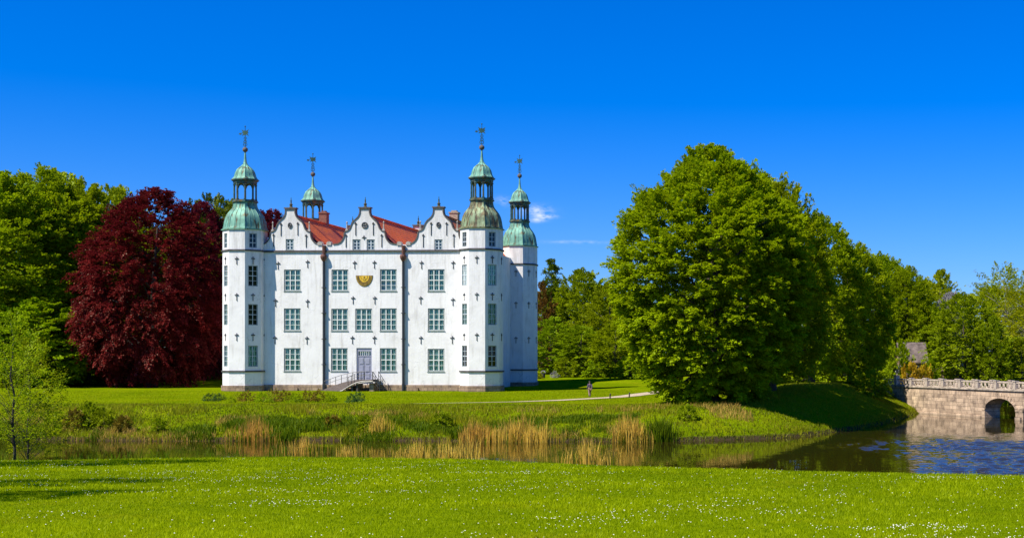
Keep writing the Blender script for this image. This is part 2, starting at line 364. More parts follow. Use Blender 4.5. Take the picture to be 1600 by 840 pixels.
def np_mesh(name, V, nper, mats, tint=None, smooth=False):
    """V: (N*nper,3) vertices; every nper consecutive vertices are one face."""
    me = bpy.data.meshes.new(name); nv = len(V); nf = nv // nper
    me.vertices.add(nv); me.vertices.foreach_set('co', np.ascontiguousarray(V, dtype=np.float32).ravel())
    me.loops.add(nv); me.loops.foreach_set('vertex_index', np.arange(nv, dtype=np.int32))
    me.polygons.add(nf); me.polygons.foreach_set('loop_start', np.arange(0, nv, nper, dtype=np.int32))
    if tint is not None:
        a = me.attributes.new('tint', 'FLOAT', 'FACE'); a.data.foreach_set('value', np.ascontiguousarray(tint, dtype=np.float32))
    for k in mats: me.materials.append(M[k])
    me.update(calc_edges=True); return me
def wx(px, Y): return (px - PX0) * Y / F
def wz(py, Y): return CZ - (py - HY) * Y / F

# ------------------------------------------------------------------ terrain
WZ = -2.4
POLY = np.array([(-150, 72), (-60, 73), (-37, 73), (-27, 79.5), (-12.5, 74.5), (.3, 62.5), (8.7, 57.3), (15.7, 53.5), (30, 47), (45, 50), (48, 80), (43, 108), (42, 118),
                 (46, 135), (50, 160), (45, 186), (30, 187), (25, 178), (23.2, 164), (20.4, 154), (17.8, 143), (14.6, 133), (11.5, 124.5), (8.4, 118), (5.5, 112), (2.6, 109), (-5, 105.6), (-14, 105.2),
                 (-30, 106.5), (-45, 106), (-58, 107), (-90, 106), (-150, 108)], dtype=float)
def vnoise(x, y, seed=0):
    """smooth value noise"""
    xi = np.floor(x).astype(np.int64); yi = np.floor(y).astype(np.int64); xf = x - xi; yf = y - yi
    def h(a, b):
        n = (a * 374761393 + b * 668265263 + seed * 974711) & 0x7fffffff
        n = ((n ^ (n >> 13)) * 1274126177) & 0x7fffffff
        return ((n ^ (n >> 16)) & 0xffff) / 65535.
    u = xf * xf * (3 - 2 * xf); v = yf * yf * (3 - 2 * yf)
    return (h(xi, yi) * (1 - u) + h(xi + 1, yi) * u) * (1 - v) + (h(xi, yi + 1) * (1 - u) + h(xi + 1, yi + 1) * u) * v
def sdist(x, y):
    x = np.asarray(x, float); y = np.asarray(y, float)
    d = np.full(x.shape, 1e9); ins = np.zeros(x.shape, bool); n = len(POLY)
    for i in range(n):
        ax, ay = POLY[i]; bx, by = POLY[(i + 1) % n]; ex, ey = bx - ax, by - ay
        tt = np.clip(((x - ax) * ex + (y - ay) * ey) / (ex * ex + ey * ey), 0, 1)
        d = np.minimum(d, np.hypot(x - ax - tt * ex, y - ay - tt * ey))
        c = (ay > y) != (by > y)
        with np.errstate(divide='ignore', invalid='ignore'):
            xx = ex * (y - ay) / (ey if ey else 1e-9) + ax
        ins ^= c & (x < xx)
    return np.where(ins, -d, d)
def sstep(a, b, x):
    t_ = np.clip((x - a) / (b - a), 0, 1); return t_ * t_ * (3 - 2 * t_)
def smin(a, b, k):
    h = np.clip(.5 + .5 * (b - a) / k, 0, 1); return b * (1 - h) + a * h - k * h * (1 - h)
def height(x, y):
    x = np.asarray(x, float); y = np.asarray(y, float); sd = sdist(x, y)
    ymid = np.interp(x, [-150, -30, -12, 3, 12, 25, 40, 46], [90, 93, 90, 85, 80, 75, 78, 60])
    near = y < ymid
    hn = CZ - 1.85 - .051 * y + .06 * (vnoise(x * .12, y * .12, 3) - .5)
    hn = np.where(y < -30, CZ - 1.85 + 1.5, hn)
    bn = WZ + .34 * sd + .12 * np.minimum(sd, 1.)
    zn = smin(hn, bn, .35)
    hi = 0.02 * (x + 40) / 40 * 0 + 1.6 * sstep(186, 225, y) + .5 * sstep(165, 200, y) * sstep(-45, -10, x) \
        + 1.15 * sstep(-2, 8, x) * sstep(112, 124, y) * (1 - sstep(158, 185, y)) + .10 * (vnoise(x * .1, y * .1, 5) - .5)
    hi = np.where(x > 24, 1.2, hi)
    hi = hi + .6 * sstep(300, 900, y) * 6
    sl_ = np.interp(x, [-10, 4, 20], [.17, .40, .44])
    bi = WZ + sl_ * sd + .30 * np.minimum(sd, .8) + .18 * (vnoise(x * .5, y * .5, 9) - .5) * np.minimum(sd, 1)
    zi = smin(hi, bi, .5)
    z = np.where(near, zn, zi)
    zin = WZ + np.maximum(sd * .5, -1.6) - .05
    return np.where(sd < 0, zin, z)
def axis(lo, hi, step, far, g=1.25):
    a = list(np.arange(lo, hi + step / 2, step)); s = step; x = a[-1]
    while x < far: s *= g; x += s; a.append(x)
    s = step; x = a[0]; pre = []
    while x > -far: s *= g; x -= s; pre.append(x)
    return np.array(pre[::-1] + a)
gx = axis(-95, 50, .7, 2600); gy = axis(-5, 195, .7, 2600)
GX, GY = np.meshgrid(gx, gy); GZ = height(GX.ravel(), GY.ravel()).reshape(GX.shape)
me = bpy.data.meshes.new('ground'); nx, ny = len(gx), len(gy)
vv = np.stack([GX, GY, GZ], -1).reshape(-1, 3); ii = np.arange(nx * ny).reshape(ny, nx)
ff = np.stack([ii[:-1, :-1], ii[:-1, 1:], ii[1:, 1:], ii[1:, :-1]], -1).reshape(-1, 4)
me.vertices.add(len(vv)); me.vertices.foreach_set('co', vv.astype(np.float32).ravel())
me.loops.add(ff.size); me.loops.foreach_set('vertex_index', ff.ravel().astype(np.int32))
me.polygons.add(len(ff)); me.polygons.foreach_set('loop_start', np.arange(0, ff.size, 4, dtype=np.int32))
me.materials.append(M['ground']); me.update(calc_edges=True); me.polygons.foreach_set('use_smooth', [True] * len(ff))
tag(link('ground', me), kind='structure')
# water: flat in the sheltered arms, wind waves modelled on the open right hand part
wx0, wx1, wy0, wy1, wst = 4., 36., 62., 124., .125
ax = np.arange(wx0, wx1 + wst / 2, wst); ay = np.arange(wy0, wy1 + wst / 2, wst); AX, AY = np.meshgrid(ax, ay)
hwv = np.zeros_like(AX); g_ = np.random.default_rng(5)
for k in range(34):
    lam = g_.uniform(.45, 1.3); dr = g_.normal(1.25, .55); ph = g_.uniform(0, 6.28); kk = 2 * PI / lam
    hwv += (.042 / kk) * np.sin(kk * (AX * math.cos(dr) + AY * math.sin(dr)) + ph)
gust = sstep(.30, .62, vnoise(AX * .16, AY * .10, 91) * .6 + vnoise(AX * .5, AY * .3, 92) * .4)
msk = sstep(7.5, 13, AX + 5 * (vnoise(AX * .2, AY * .12, 93) - .5)) * (1 - sstep(98, 120, AY)) * sstep(wy0, wy0 + 3, AY) * (1 - sstep(wx1 - 3, wx1, AX))
AZ = WZ + hwv * msk * (.35 + .65 * gust)
wv_ = np.stack([AX, AY, AZ], -1).reshape(-1, 3); ii = np.arange(AX.size).reshape(AX.shape)
wf_ = np.stack([ii[:-1, :-1], ii[:-1, 1:], ii[1:, 1:], ii[1:, :-1]], -1).reshape(-1, 4)
ext = np.array([(-170, 40, WZ), (wx0, 40, WZ), (wx0, 200, WZ), (-170, 200, WZ), (wx0, 40, WZ), (70, 40, WZ), (70, wy0, WZ), (wx0, wy0, WZ), (wx0, wy1, WZ), (70, wy1, WZ), (70, 200, WZ), (wx0, 200, WZ), (ax[-1], wy0, WZ), (70, wy0, WZ), (70, wy1, WZ), (ax[-1], wy1, WZ)], float)
wf_ = np.concatenate([wf_, np.arange(16).reshape(4, 4) + len(wv_)]); wv_ = np.concatenate([wv_, ext])
me = bpy.data.meshes.new('water'); me.vertices.add(len(wv_)); me.vertices.foreach_set('co', wv_.astype(np.float32).ravel())
me.loops.add(wf_.size); me.loops.foreach_set('vertex_index', wf_.ravel().astype(np.int32))
me.polygons.add(len(wf_)); me.polygons.foreach_set('loop_start', np.arange(0, wf_.size, 4, dtype=np.int32))
me.materials.append(M['water']); me.update(calc_edges=True); me.polygons.foreach_set('use_smooth', [True] * len(wf_))
tag(link('water', me), kind='structure')
def gz(x, y): return float(height(np.array([x]), np.array([y]))[0])

# gravel path along the top of the bank
pts = [(640, 630.2, .25), (700, 629.2, .45), (800, 627, .9), (870, 624.6, 1.7), (920, 622.2, 1.7), (960, 620, 1.9), (985, 617.8, 2.2), (1010, 614.5, 2.5), (1035, 611, 2.6)]
P = []
for px, py, w in pts:
    Y = CZ * F / (py - HY); P.append((wx(px, Y), Y, w))
xs = np.array([p[0] for p in P]); tt = np.linspace(0, len(P) - 1, 120)
cx = np.interp(tt, range(len(P)), xs); cy = np.interp(tt, range(len(P)), [p[1] for p in P]); cw = np.interp(tt, range(len(P)), [p[2] for p in P])
mb = MB(); dx = np.gradient(cx); dy = np.gradient(cy); L = np.hypot(dx, dy); nxn, nyn = -dy / L, dx / L
rows = []
for k in (-.5, -.17, .17, .5):
    x = cx + nxn * cw * k; y = cy + nyn * cw * k; rows.append(np.stack([x, y, height(x, y) + .035], -1))
for j in range(3):
    for i in range(len(cx) - 1):
        mb.quad(rows[j][i], rows[j][i + 1], rows[j + 1][i + 1], rows[j + 1][i])
tag(mb.build('path', 'path_gravel'), kind='structure')

# ------------------------------------------------------------------ castle
TH = .057; CO = Vector((-46.64, 168.0, 0)); cth, sth = math.cos(TH), math.sin(TH)
castle = thing('castle', 'white Renaissance castle with three curved gables and four green copper topped corner towers', 'castle', CO, -TH)
def cl(px, py, ly=0.):
    k = (px - PX0) / F
    lx = (k * (CO.y + ly * cth) - CO.x - ly * sth) / (cth + k * sth)
    Y = CO.y - lx * sth + ly * cth
    return lx, CZ - (py - HY) * Y / F
TX = 15.05; DEP = 22.9; FY = -.05
GAX = [cl(453.8, 400)[0], cl(570, 400)[0], cl(685, 400)[0]]
V12 = (GAX[0] + GAX[1]) / 2; V23 = (GAX[1] + GAX[2]) / 2
GP = [(0, 22.62), (.54, 22.62), (.545, 22.2), (.60, 22.05), (.66, 21.85), (.80, 21.62), (1.05, 21.38), (1.34, 21.14), (1.55, 20.86), (1.68, 20.58), (1.78, 20.28), (1.95, 20.02), (2.19, 19.85), (2.5, 19.78),
      (2.52, 19.55), (2.56, 19.25), (2.66, 18.95), (2.84, 18.66), (3.08, 18.42), (3.43, 18.26), (4.0, 18.2), (4.4, 18.2), (9, 18.2)]
gpx = [p[0] for p in GP]; gpz = [p[1] for p in GP]
def gtop(x):
    return max(float(np.interp(abs(x - a), gpx, gpz)) for a in GAX)
def columns_wall(mb, x0, x1, z0, topf, holes, y, th, reveal):
    xs = {x0, x1}
    for a in GAX:
        for d, _ in GP[:-1]:
            for s_ in (-1, 1):
                if x0 < a + s_ * d < x1: xs.add(round(a + s_ * d, 4))
    for h in holes: xs.add(h[0]); xs.add(h[1])
    xs = sorted(xs)
    for a, b in zip(xs, xs[1:]):
        if b - a < 1e-5: continue
        m_ = (a + b) / 2; hs = sorted([h for h in holes if h[0] < m_ < h[1]], key=lambda h: h[2]); z = z0
        for h in hs:
            mb.quad((a, y, z), (b, y, z), (b, y, h[2]), (a, y, h[2])); z = h[3]
        mb.quad((a, y, z), (b, y, z), (b, y, topf(b)), (a, y, topf(a)))
        mb.quad((a, y + th, z0), (b, y + th, z0), (b, y + th, topf(b)), (a, y + th, topf(a)))
        mb.quad((a, y, topf(a)), (b, y, topf(b)), (b, y + th, topf(b)), (a, y + th, topf(a)))
    for (a, b, c, d) in holes:
        r = y + reveal
        mb.quad((a, y, c), (a, r, c), (a, r, d), (a, y, d)); mb.quad((b, y, c), (b, r, c), (b, r, d), (b, y, d))
        mb.quad((a, y, c), (b, y, c), (b, r, c), (a, r, c)); mb.quad((a, y, d), (b, y, d), (b, r, d), (a, r, d))
def rect(px, w, y0, y1):
    a, _ = cl(px - w / 2, 500); b, _ = cl(px + w / 2, 500); _, z1 = cl(px, y0); _, z0 = cl(px, y1); return [a, b, z0, z1]
BIG = [(457.3, 421, 454.5), (531.3, 421, 454.5), (607, 420.5, 454.5), (681.8, 420.5, 454.5),
       (457, 481.5, 516.5), (531, 482, 516.5), (568.5, 482, 516.5), (607, 481.5, 516.5), (681.8, 481.5, 516.5),
       (457, 543.5, 579.5), (530.5, 543.5, 579.5), (606.8, 543.5, 580), (681.5, 544.5, 580)]
SMALL = [(453, 373.5, 390.5), (557.3, 374, 390.5), (579.5, 374, 390.5), (685.3, 374, 390.5)]
bigr = [rect(p, 26.2, a, b) for p, a, b in BIG]; smr = [rect(p, 12.6, a, b) for p, a, b in SMALL]
door_r = rect(569.2, 24, 543.3, 593)
holes = [tuple(h) for h in bigr + smr + [door_r]]
mb = MB()
columns_wall(mb, -14.0, 14.0, -.4, gtop, holes, FY, .55, .24)
columns_wall(mb, -14.0, 14.0, -.4, gtop, [], DEP - .3, .5, .2)
for x in (-14.0, 13.55): mb.box(x, x + .45, FY + .55, DEP - .3, -.4, 18.0)
mb.build('wall', 'plaster', castle)
mb = MB(); mb.box(-13.5, 13.5, 1.2, 1.25, 0, 18.1); mb.build('dark_backing', 'interior_dark', castle)  # near-black sheet painting in the darkness of the rooms behind the windows
# coping: dark bands riding on the gable edges, front and rear
def coping(yf, yb):
    for a in GAX:
        mb = MB()
        line = [(a - d, z) for d, z in GP[:-2][::-1]] + [(a + d, z) for d, z in GP[1:-2]]
        line = [p for p in line if -13.9 < p[0] < 13.9]
        for (xa, za), (xb, zb) in zip(line, line[1:]):
            d = Vector((xb - xa, 0, zb - za)); n = Vector((-d.z, 0, d.x)).normalized() * .13
            q = [(xa, za), (xb, zb), (xb + n.x, zb + n.z), (xa + n.x, za + n.z)]
            mb.add([(x, yf, z + .004) for x, z in q] + [(x, yb, z + .004) for x, z in q], [(0, 1, 2, 3), (7, 6, 5, 4), (0, 4, 5, 1), (3, 2, 6, 7), (1, 5, 6, 2), (0, 3, 7, 4)])
        mb.box(a - .78, a + .78, yf - .06, yb + .06, 22.755, 22.90); mb.box(a - .66, a + .66, yf - .03, yb + .03, 22.64, 22.753)
        mb.build('coping', 'coping', castle)
coping(FY - .09, FY + .62); coping(DEP - .4, DEP + .3)
# roofs
for i, a in enumerate(GAX):
    xl = [-13.95, V12, V23][i]; xr = [V12, V23, 13.95][i]
    rz = 22.0; sl_ = 1.03
    mb = MB(); y0, y1 = FY + .56, DEP - .31
    ze = lambda x: rz - sl_ * abs(x - a)
    mb.quad((a, y0, rz), (a, y1, rz), (xr, y1, ze(xr)), (xr, y0, ze(xr))); mb.quad((a, y0, rz), (xl, y0, ze(xl)), (xl, y1, ze(xl)), (a, y1, rz))
    roof = mb.build('roof', 'tiles', castle)
    mb = MB(); mb.tube([(a, y0, rz + .05), (a, y1, rz + .05)], .16, 8); mb.build('ridge_tiles', 'tiles', roof)
    for (pa, pb, pt, ly, mk, idx) in ((498.5, 510, 333.5, 12., 'brick_chimney', 0), (702, 715, 333, 9., 'buff_chimney', 2)):
        if idx == i:
            x0, _ = cl(pa, 340, ly); x1, zt = cl(pb, pt, ly); mb = MB(); mb.box(x0, x1, ly, ly + 1.0, ze(x1) - .6, zt)
            mb.box(x0 - .09, x1 + .09, ly - .09, ly + 1.09, zt + .003, zt + .18); mb.box(x0 + .2, x1 - .2, ly + .2, ly + .8, zt + .183, zt + .4)
            mb.build('chimney', mk, roof)
# gutter blocks between the gables, hoppers and downpipes
for px in (507.3, 631.2):
    x, _ = cl(px, 400); zt = cl(px, 383)[1]; zh = cl(px, 403)[1]
    mb = MB(); mb.mi = 0
    mb.tube([(x, -.22, zt - .05), (x, -.22, zh + .5)], [.26, .2], 8)
    mb.lathe([(.0, zh - .45), (.16, zh - .42), (.34, zh - .1), (.40, zh + .12), (.36, zh + .3), (.3, zh + .42), (0, zh + .44)], 10)
    k = len(mb.v)
    for j in range(len(mb.v) - 70, len(mb.v)): mb.v[j] = (mb.v[j][0] + x, mb.v[j][1] - .38, mb.v[j][2])
    mb.mi = 1; mb.tube([(x, -.3, zh - .4), (x, -.3, .05)], .16, 8)
    mb.tube([(x, -.3, .9), (x, -.3, .0)], .185, 8)
    for zb in (3.2, 6.4, 9.6, 12.8): mb.box(x - .22, x + .22, -.5, -.053, zb, zb + .1)
    mb.build('downpipe', ['rust_pipe', 'lead_pipe'], castle)
    for s_ in (-1, 1):
        mb = MB(); mb.prism([(x + s_ * .28, zt), (x + s_ * .86, zt), (x + s_ * .86, zt + .32), (x + s_ * .7, zt + .48), (x + s_ * .45, zt + .46), (x + s_ * .28, zt + .3)], FY - .12, FY + .6)
        mb.build('kneeler', 'coping_stone', castle)
# string course over the facade, plinth
mb = MB()
z = cl(560, 392.3)[1]; mb.box(-12.6, 12.6, FY - .16, FY - .003, z - .11, z + .13); mb.mi = 0
mb.build('string_course', 'cornice', castle)
mb = MB()
for (a, b) in ((-12.6, -5.3), (-5.3, 5.1), (5.1, 12.6)): mb.box(a + .003, b - .003, FY - .16, FY - .003, -.5, .72)
mb.box(-3.9, -2.9, FY - .42, FY - .17, -.5, .34); mb.box(6.2, 7.1, FY - .45, FY - .17, -.5, .38); mb.box(-9.1, -8.2, FY - .4, FY - .17, -.5, .34)
mb.build('plinth', 'plinth_stone', castle)
# windows
def window(r, kind, dark=False, nopane=False):
    a, b, c, d = r; w, h = b - a, d - c; yf = FY + .09
    mb = MB(); mb.mi = 1
    mb.box(0.004, .075, yf - .02, yf + .1, 0.004, h - .004); mb.box(w - .075, w - .004, yf - .02, yf + .1, 0.004, h - .004)
    mb.box(.078, w - .078, yf - .02, yf + .1, 0.004, .075); mb.box(.078, w - .078, yf - .02, yf + .1, h - .075, h - .004)
    mb.box(-.06, w + .06, FY - .07, FY - .003, -.09, -.004)
    mb.mi = 0; e = .08; iw = w - 2 * e; ih = h - 2 * e
    if kind == 'big':
        for k in range(3):
            x0 = e + iw * k / 3; x1 = e + iw * (k + 1) / 3
            mb.box(x0 + .003, x0 + .055, yf, yf + .07, e, h - e); mb.box(x1 - .055, x1 - .003, yf, yf + .07, e, h - e)
            for q in (.25, .75): mb.box(x0 + .058, x1 - .058, yf + .015, yf + .06, e + ih * q - .022, e + ih * q + .022)
            for q in (0, .5):
                mb.box(x0 + .058, x1 - .058, yf + .002, yf + .068, e + ih * q + .003, e + ih * q + .055); mb.box(x0 + .058, x1 - .058, yf + .002, yf + .068, e + ih * (q + .5) - .055, e + ih * (q + .5) - .003)
    else:
        for k in range(2):
            x0 = e + iw * k / 2; x1 = e + iw * (k + 1) / 2
            mb.box(x0 + .003, x0 + .07, yf, yf + .07, e, h - e); mb.box(x1 - .07, x1 - .003, yf, yf + .07, e, h - e)
            for q in (0, 1 / 3, 2 / 3, 1): mb.box(x0 + .073, x1 - .073, yf + .01, yf + .06, e + ih * q - .04 + (.04 if q == 0 else 0) - (.04 if q == 1 else 0), e + ih * q + .04 + (.0 if q < 1 else -.04))
    o = mb.build('window', ['window_white' if kind == 'big' else 'window_sash_blue', 'window_casing'], castle, loc=(a, 0, c))
    mb = MB(); mb.quad((e, yf + .04, e), (w - e, yf + .04, e), (w - e, yf + .04, h - e), (e, yf + .04, h - e)); mb.build('pane', 'glass', o)
    if kind == 'big':
        mb = MB(); zlo = h * .5 if dark else 0
        nn = 26
        for i in range(nn):
            x0 = w * i / nn; x1 = w * (i + 1) / nn; f0 = .05 * math.sin(i * 1.9); f1 = .05 * math.sin((i + 1) * 1.9)
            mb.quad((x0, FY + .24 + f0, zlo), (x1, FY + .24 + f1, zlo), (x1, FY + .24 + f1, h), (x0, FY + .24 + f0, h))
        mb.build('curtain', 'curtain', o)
    return o
for i, r in enumerate(bigr):
    o = window(r, 'big', dark=(i == 2))
    if i == 2: o['label'] = 'window with uncurtained dark lower half'
for r in smr: window(r, 'small')
# door
a, b, c, d = door_r; w = b - a; h = d - c; mb = MB()
mb.box(.004, .2, FY + .1, FY + .2, 0, h - .004); mb.box(w - .16, w - .004, FY + .1, FY + .2, 0, h - .004); mb.box(.203, w - .163, FY + .1, FY + .2, h - .42, h - .004)
mb.box(.203, w - .163, FY + .1, FY + .19, h - 1.05, h - .93)
door = mb.build('door', 'door_paint', castle, loc=(a, 0, c))
mid = (.2 + w - .16) / 2
for (x0, x1) in ((.205, mid - .02), (mid + .02, w - .165)):
    mb = MB(); mb.box(x0, x1, FY + .15, FY + .2, 0.01, h - 1.055); lw = x1 - x0
    for q0, q1 in ((.06, .3), (.34, .62), (.66, .95)):
        z0, z1 = q0 * (h - 1.05), q1 * (h - 1.05); mb.box(x0 + .1, x1 - .1, FY + .115, FY + .147, z0, z1); mb.box(x0 + .18, x1 - .18, FY + .09, FY + .112, z0 + .08, z1 - .08)
    lf = mb.build('door_leaf', 'door_paint', door)
mb = MB(); mb.tube([(mid + .1, FY + .06, 1.05), (mid + .3, FY + .06, 1.05)], .02, 6); mb.build('handle', 'iron', door)
mb = MB(); mb.quad((.203, FY + .17, h - .93), (w - .163, FY + .17, h - .93), (w - .163, FY + .17, h - .42), (.203, FY + .17, h - .42)); mb.build('fanlight', 'glass', door)
mb = MB()
for k in range(1, 6): x = .203 + (w - .366) * k / 6; mb.box(x - .03, x + .03, FY + .12, FY + .165, h - .93, h - .423)
mb.build('glazing_bar', 'window_white', door)
# wall anchors
def anchor_mesh(s=1.0):
    mb = MB(); y0, y1 = -.07, -.004
    mb.box(-.045 * s, .045 * s, y0, y1, -.75 * s, .35 * s); mb.box(-.26 * s, .26 * s, y0 - .003, y1 - .003, .08 * s, .2 * s)
    for (x, z) in ((-.26, .14), (.26, .14), (0, .38)):
        mb.prism([(x * s - .11 * s, z * s), (x * s, z * s + .12 * s), (x * s + .11 * s, z * s), (x * s, z * s - .12 * s)], y0 - .006, y1 - .006)
    mb.prism([(-.1 * s, -.72 * s), (.1 * s, -.72 * s), (0, -.88 * s)], y0 - .003, y1 - .003)
    return mb.mesh('wall_anchor', 'iron')
am = anchor_mesh(.74)
for px, py in ((435, 413), (481, 410.5), (554.5, 412), (585.3, 411.5), (659, 412), (708.5, 412), (431, 471), (481, 472), (552, 467), (586, 467), (657.7, 467), (708, 469.5), (430, 529), (480, 529.5), (551, 529), (585.5, 529), (658, 529), (707, 529)):
    x, z = cl(px, py); o = link('wall_anchor', am, castle, (x, FY, z))
ag = MB(); ag.box(-.04, .04, -.07, -.004, -1.25, .25); ag.prism([(-.17, .18), (0, .42), (.17, .18), (0, .08)], -.076, -.01); ag = ag.mesh('wall_anchor', 'iron')
for px, py in ((439.5, 353), (465.7, 352), (478.8, 371), (427.8, 370), (556, 352), (583.6, 352), (541, 370.5), (596.7, 370.5), (674, 352), (698, 352), (661.7, 370.5), (709.5, 370.5)):
    x, z = cl(px, py)
    if z + .42 < gtop(x) - .05: link('wall_anchor', ag, castle, (x, FY, z))
mb = MB(); mb.prism([(-.3, 0), (-.08, .08), (0, .3), (.08, .08), (.3, 0), (.08, -.08), (0, -.3), (-.08, -.08)], -.07, -.004)
x, z = cl(569, 371); mb.build('wall_anchor', 'iron', castle, loc=(x, FY, z))
# round medallions in the gables
for i, (px, py) in enumerate(((453.5, 352.3), (570.3, 352), (685.5, 351.5))):
    x, z = cl(px, py); mb = MB(); n = 24; ro = .40 if i == 1 else .30
    for k in range(n):
        q0, q1 = 2 * PI * k / n, 2 * PI * (k + 1) / n
        rr = lambda q, f: ((ro * f) * math.sin(q) * (1 if i == 1 else .9), (ro * f) * math.cos(q) * (1 if i == 1 else 1.2))
        a0, a1, b0, b1 = rr(q0, 1), rr(q1, 1), rr(q0, .7), rr(q1, .7)
        mb.add([(a0[0], -.09, a0[1]), (a1[0], -.09, a1[1]), (b1[0], -.09, b1[1]), (b0[0], -.09, b0[1]), (a0[0], -.003, a0[1]), (a1[0], -.003, a1[1]), (b1[0], -.04, b1[1]), (b0[0], -.04, b0[1])], [(0, 1, 2, 3), (0, 4, 5, 1), (3, 2, 6, 7)])
    mb.mi = 1; mb.add([(*[rr(2 * PI * k / n, .7)[0]], -.04, rr(2 * PI * k / n, .7)[1]) for k in range(n)], [tuple(range(n))])
    mb.mi = 0
    for q in (.4, 1.9, 3.3, 4.8): mb.tube([(0, -.07, 0), (ro * .6 * math.cos(q), -.07, ro * .6 * math.sin(q))], .05, 5)
    mb.build('medallion', ['iron', 'coping_stone'], castle, loc=(x, FY, z))
# gable finials and shoulder pinnacles
fm = MB(); fm.lathe([(.0, 0), (.22, .0), (.22, .12), (.13, .18), (.2, .3), (.22, .42), (.1, .52), (.08, .85), (.12, .9), (.05, .98), (.04, 1.25), (0, 1.3)], 8); fm = fm.mesh('gable_finial', 'copper_dark')
pm = MB(); pm.box(-.16, .16, -.16, .16, 0, .22); pm.lathe([(.12, .22), (.1, .4), (.07, .95), (.11, 1.0), (.11, 1.1), (0, 1.25)], 8); pm = pm.mesh('pinnacle', 'coping_stone')
for a in GAX:
    for yy in (FY + .25, DEP - .05):
        link('gable_finial', fm, castle, (a, yy, 22.905))
        for s_ in (-1, 1):
            if -13.6 < a + s_ * 2.34 < 13.6: link('pinnacle', pm, castle, (a + s_ * 2.34, yy, 19.94))
# sundial: half disc of gilt with an engraved hour ring
x, z = cl(569.6, 430.2); mb = MB(); n = 22; wd, hg = 1.08, 1.38
def arc(f, n=n): return [(wd * f * math.cos(PI + PI * k / n), hg * f * math.sin(PI + PI * k / n)) for k in range(n + 1)]
mb.mi = 1; mb.prism([(-1.08, .0)] + arc(1) + [(1.08, .0)], -.05, -.004)
mb.mi = 0; A = arc(.95)
mb.prism([(-1.0, -.04)] + [p for p in A[1:-1]] + [(1.0, -.04)], -.075, -.052)
mb.mi = 1
for f in (.86, .62, .40):
    A = arc(f)
    mb.tube([(p[0], -.08, p[1] - .03) for p in A], .022, 4)
hours = ['VI', 'VII', 'VIII', 'IX', 'X', 'XI', 'XII', 'I', 'II', 'III', 'IV', 'V', 'VI']
for k in range(1, 12):
    q = PI + PI * k / 12; px_, pz_ = wd * .74 * math.cos(q), hg * .74 * math.sin(q); s_ = hours[k]; u = Vector((-math.sin(q), math.cos(q)))
    u = Vector((-u.x, -u.y)) if u.x < 0 else u
    vdir = Vector((-u.y, u.x)); o0 = -(len(s_) - 1) * .05
    for j, chh in enumerate(s_):
        cxx = px_ + u.x * (o0 + j * .1); czz = pz_ + u.y * (o0 + j * .1) - .03
        def st(a_, b_): mb.tube([(cxx + u.x * a_[0] + vdir.x * a_[1], -.082, czz + u.y * a_[0] + vdir.y * a_[1]), (cxx + u.x * b_[0] + vdir.x * b_[1], -.082, czz + u.y * b_[0] + vdir.y * b_[1])], .014, 4)
        if chh == 'I': st((0, -.1), (0, .1))
        elif chh == 'V': st((-.04, .1), (0, -.1)); st((.04, .1), (0, -.1))
        else: st((-.04, -.1), (.04, .1)); st((-.04, .1), (.04, -.1))
for k in range(25):
    q = PI + PI * k / 24; mb.tube([(wd * .88 * math.cos(q), -.08, hg * .88 * math.sin(q) - .03), (wd * .93 * math.cos(q), -.08, hg * .93 * math.sin(q) - .03)], .015, 4)
mb.tube([(0, -.08, -.12), (.02, -.5, -.55)], .022, 5); mb.tube([(.02, -.5, -.55), (0, -.08, -.7)], .015, 5)
mb.tube([(-.09, -.082, -.22), (.09, -.082, -.22)], .03, 5); mb.tube([(0, -.082, -.14), (0, -.082, -.3)], .03, 5)
mb.mi = 2
for k in range(22):
    q0, q1 = PI + PI * k / 22, PI + PI * (k + 1) / 22
    mb.quad(*[(wd * f * math.cos(q), -.0772, hg * f * math.sin(q) - .04) for q, f in ((q0, .60), (q1, .60), (q1, .87), (q0, .87))])
mb.build('sundial', ['gold', 'dial_dark', 'dial_band'], castle, loc=(x, FY, z))

# ---- towers
OFF = PI / 8
def resamp(pr, n):
    p = np.array(pr); s_ = np.r_[0, np.cumsum(np.hypot(*np.diff(p, axis=0).T))]; q = np.linspace(0, s_[-1], n)
    # smooth (Catmull-like via dense linear + blur)
    r = np.interp(q, s_, p[:, 0]); z = np.interp(q, s_, p[:, 1])
    for _ in range(2):
        r[1:-1] = (r[:-2] + 2 * r[1:-1] + r[2:]) / 4; z[1:-1] = (z[:-2] + 2 * z[1:-1] + z[2:]) / 4
    return list(zip(r, z))
TR = 2.66
D1 = [(2.66, 20.12), (2.56, 20.4), (2.50, 20.8), (2.43, 21.2), (2.31, 21.65), (2.10, 22.05), (1.80, 22.42), (1.54, 22.72), (1.42, 23.05), (1.37, 23.35), (1.37, 23.55)]
D2 = [(1.58, 26.42), (1.36, 26.58), (1.27, 26.82), (1.23, 27.1), (1.14, 27.4), (.98, 27.68), (.74, 27.92), (.46, 28.08), (.29, 28.25), (.20, 28.6), (.13, 29.2), (.085, 29.95)]
def seams(mb, prof, per=3, rad=.035):
    for k in range(8 * per):
        fr_ = (k % per) / per; f = k // per
        q0, q1 = OFF + 2 * PI * f / 8, OFF + 2 * PI * (f + 1) / 8
        p = []
        for (r, z) in prof:
            x0, y0 = r * math.sin(q0), -r * math.cos(q0); x1, y1 = r * math.sin(q1), -r * math.cos(q1)
            p.append((x0 + (x1 - x0) * fr_, y0 + (y1 - y0) * fr_, z))
        mb.tube(p, [rad * (1.3 if fr_ == 0 else 1)] * len(p), 4, False)
def octring(mb, r0, r1, z0, z1):
    mb.lathe([(r0, z0), (r1, z0), (r1, z1), (r0, z1), (r0, z0)], 8, OFF)
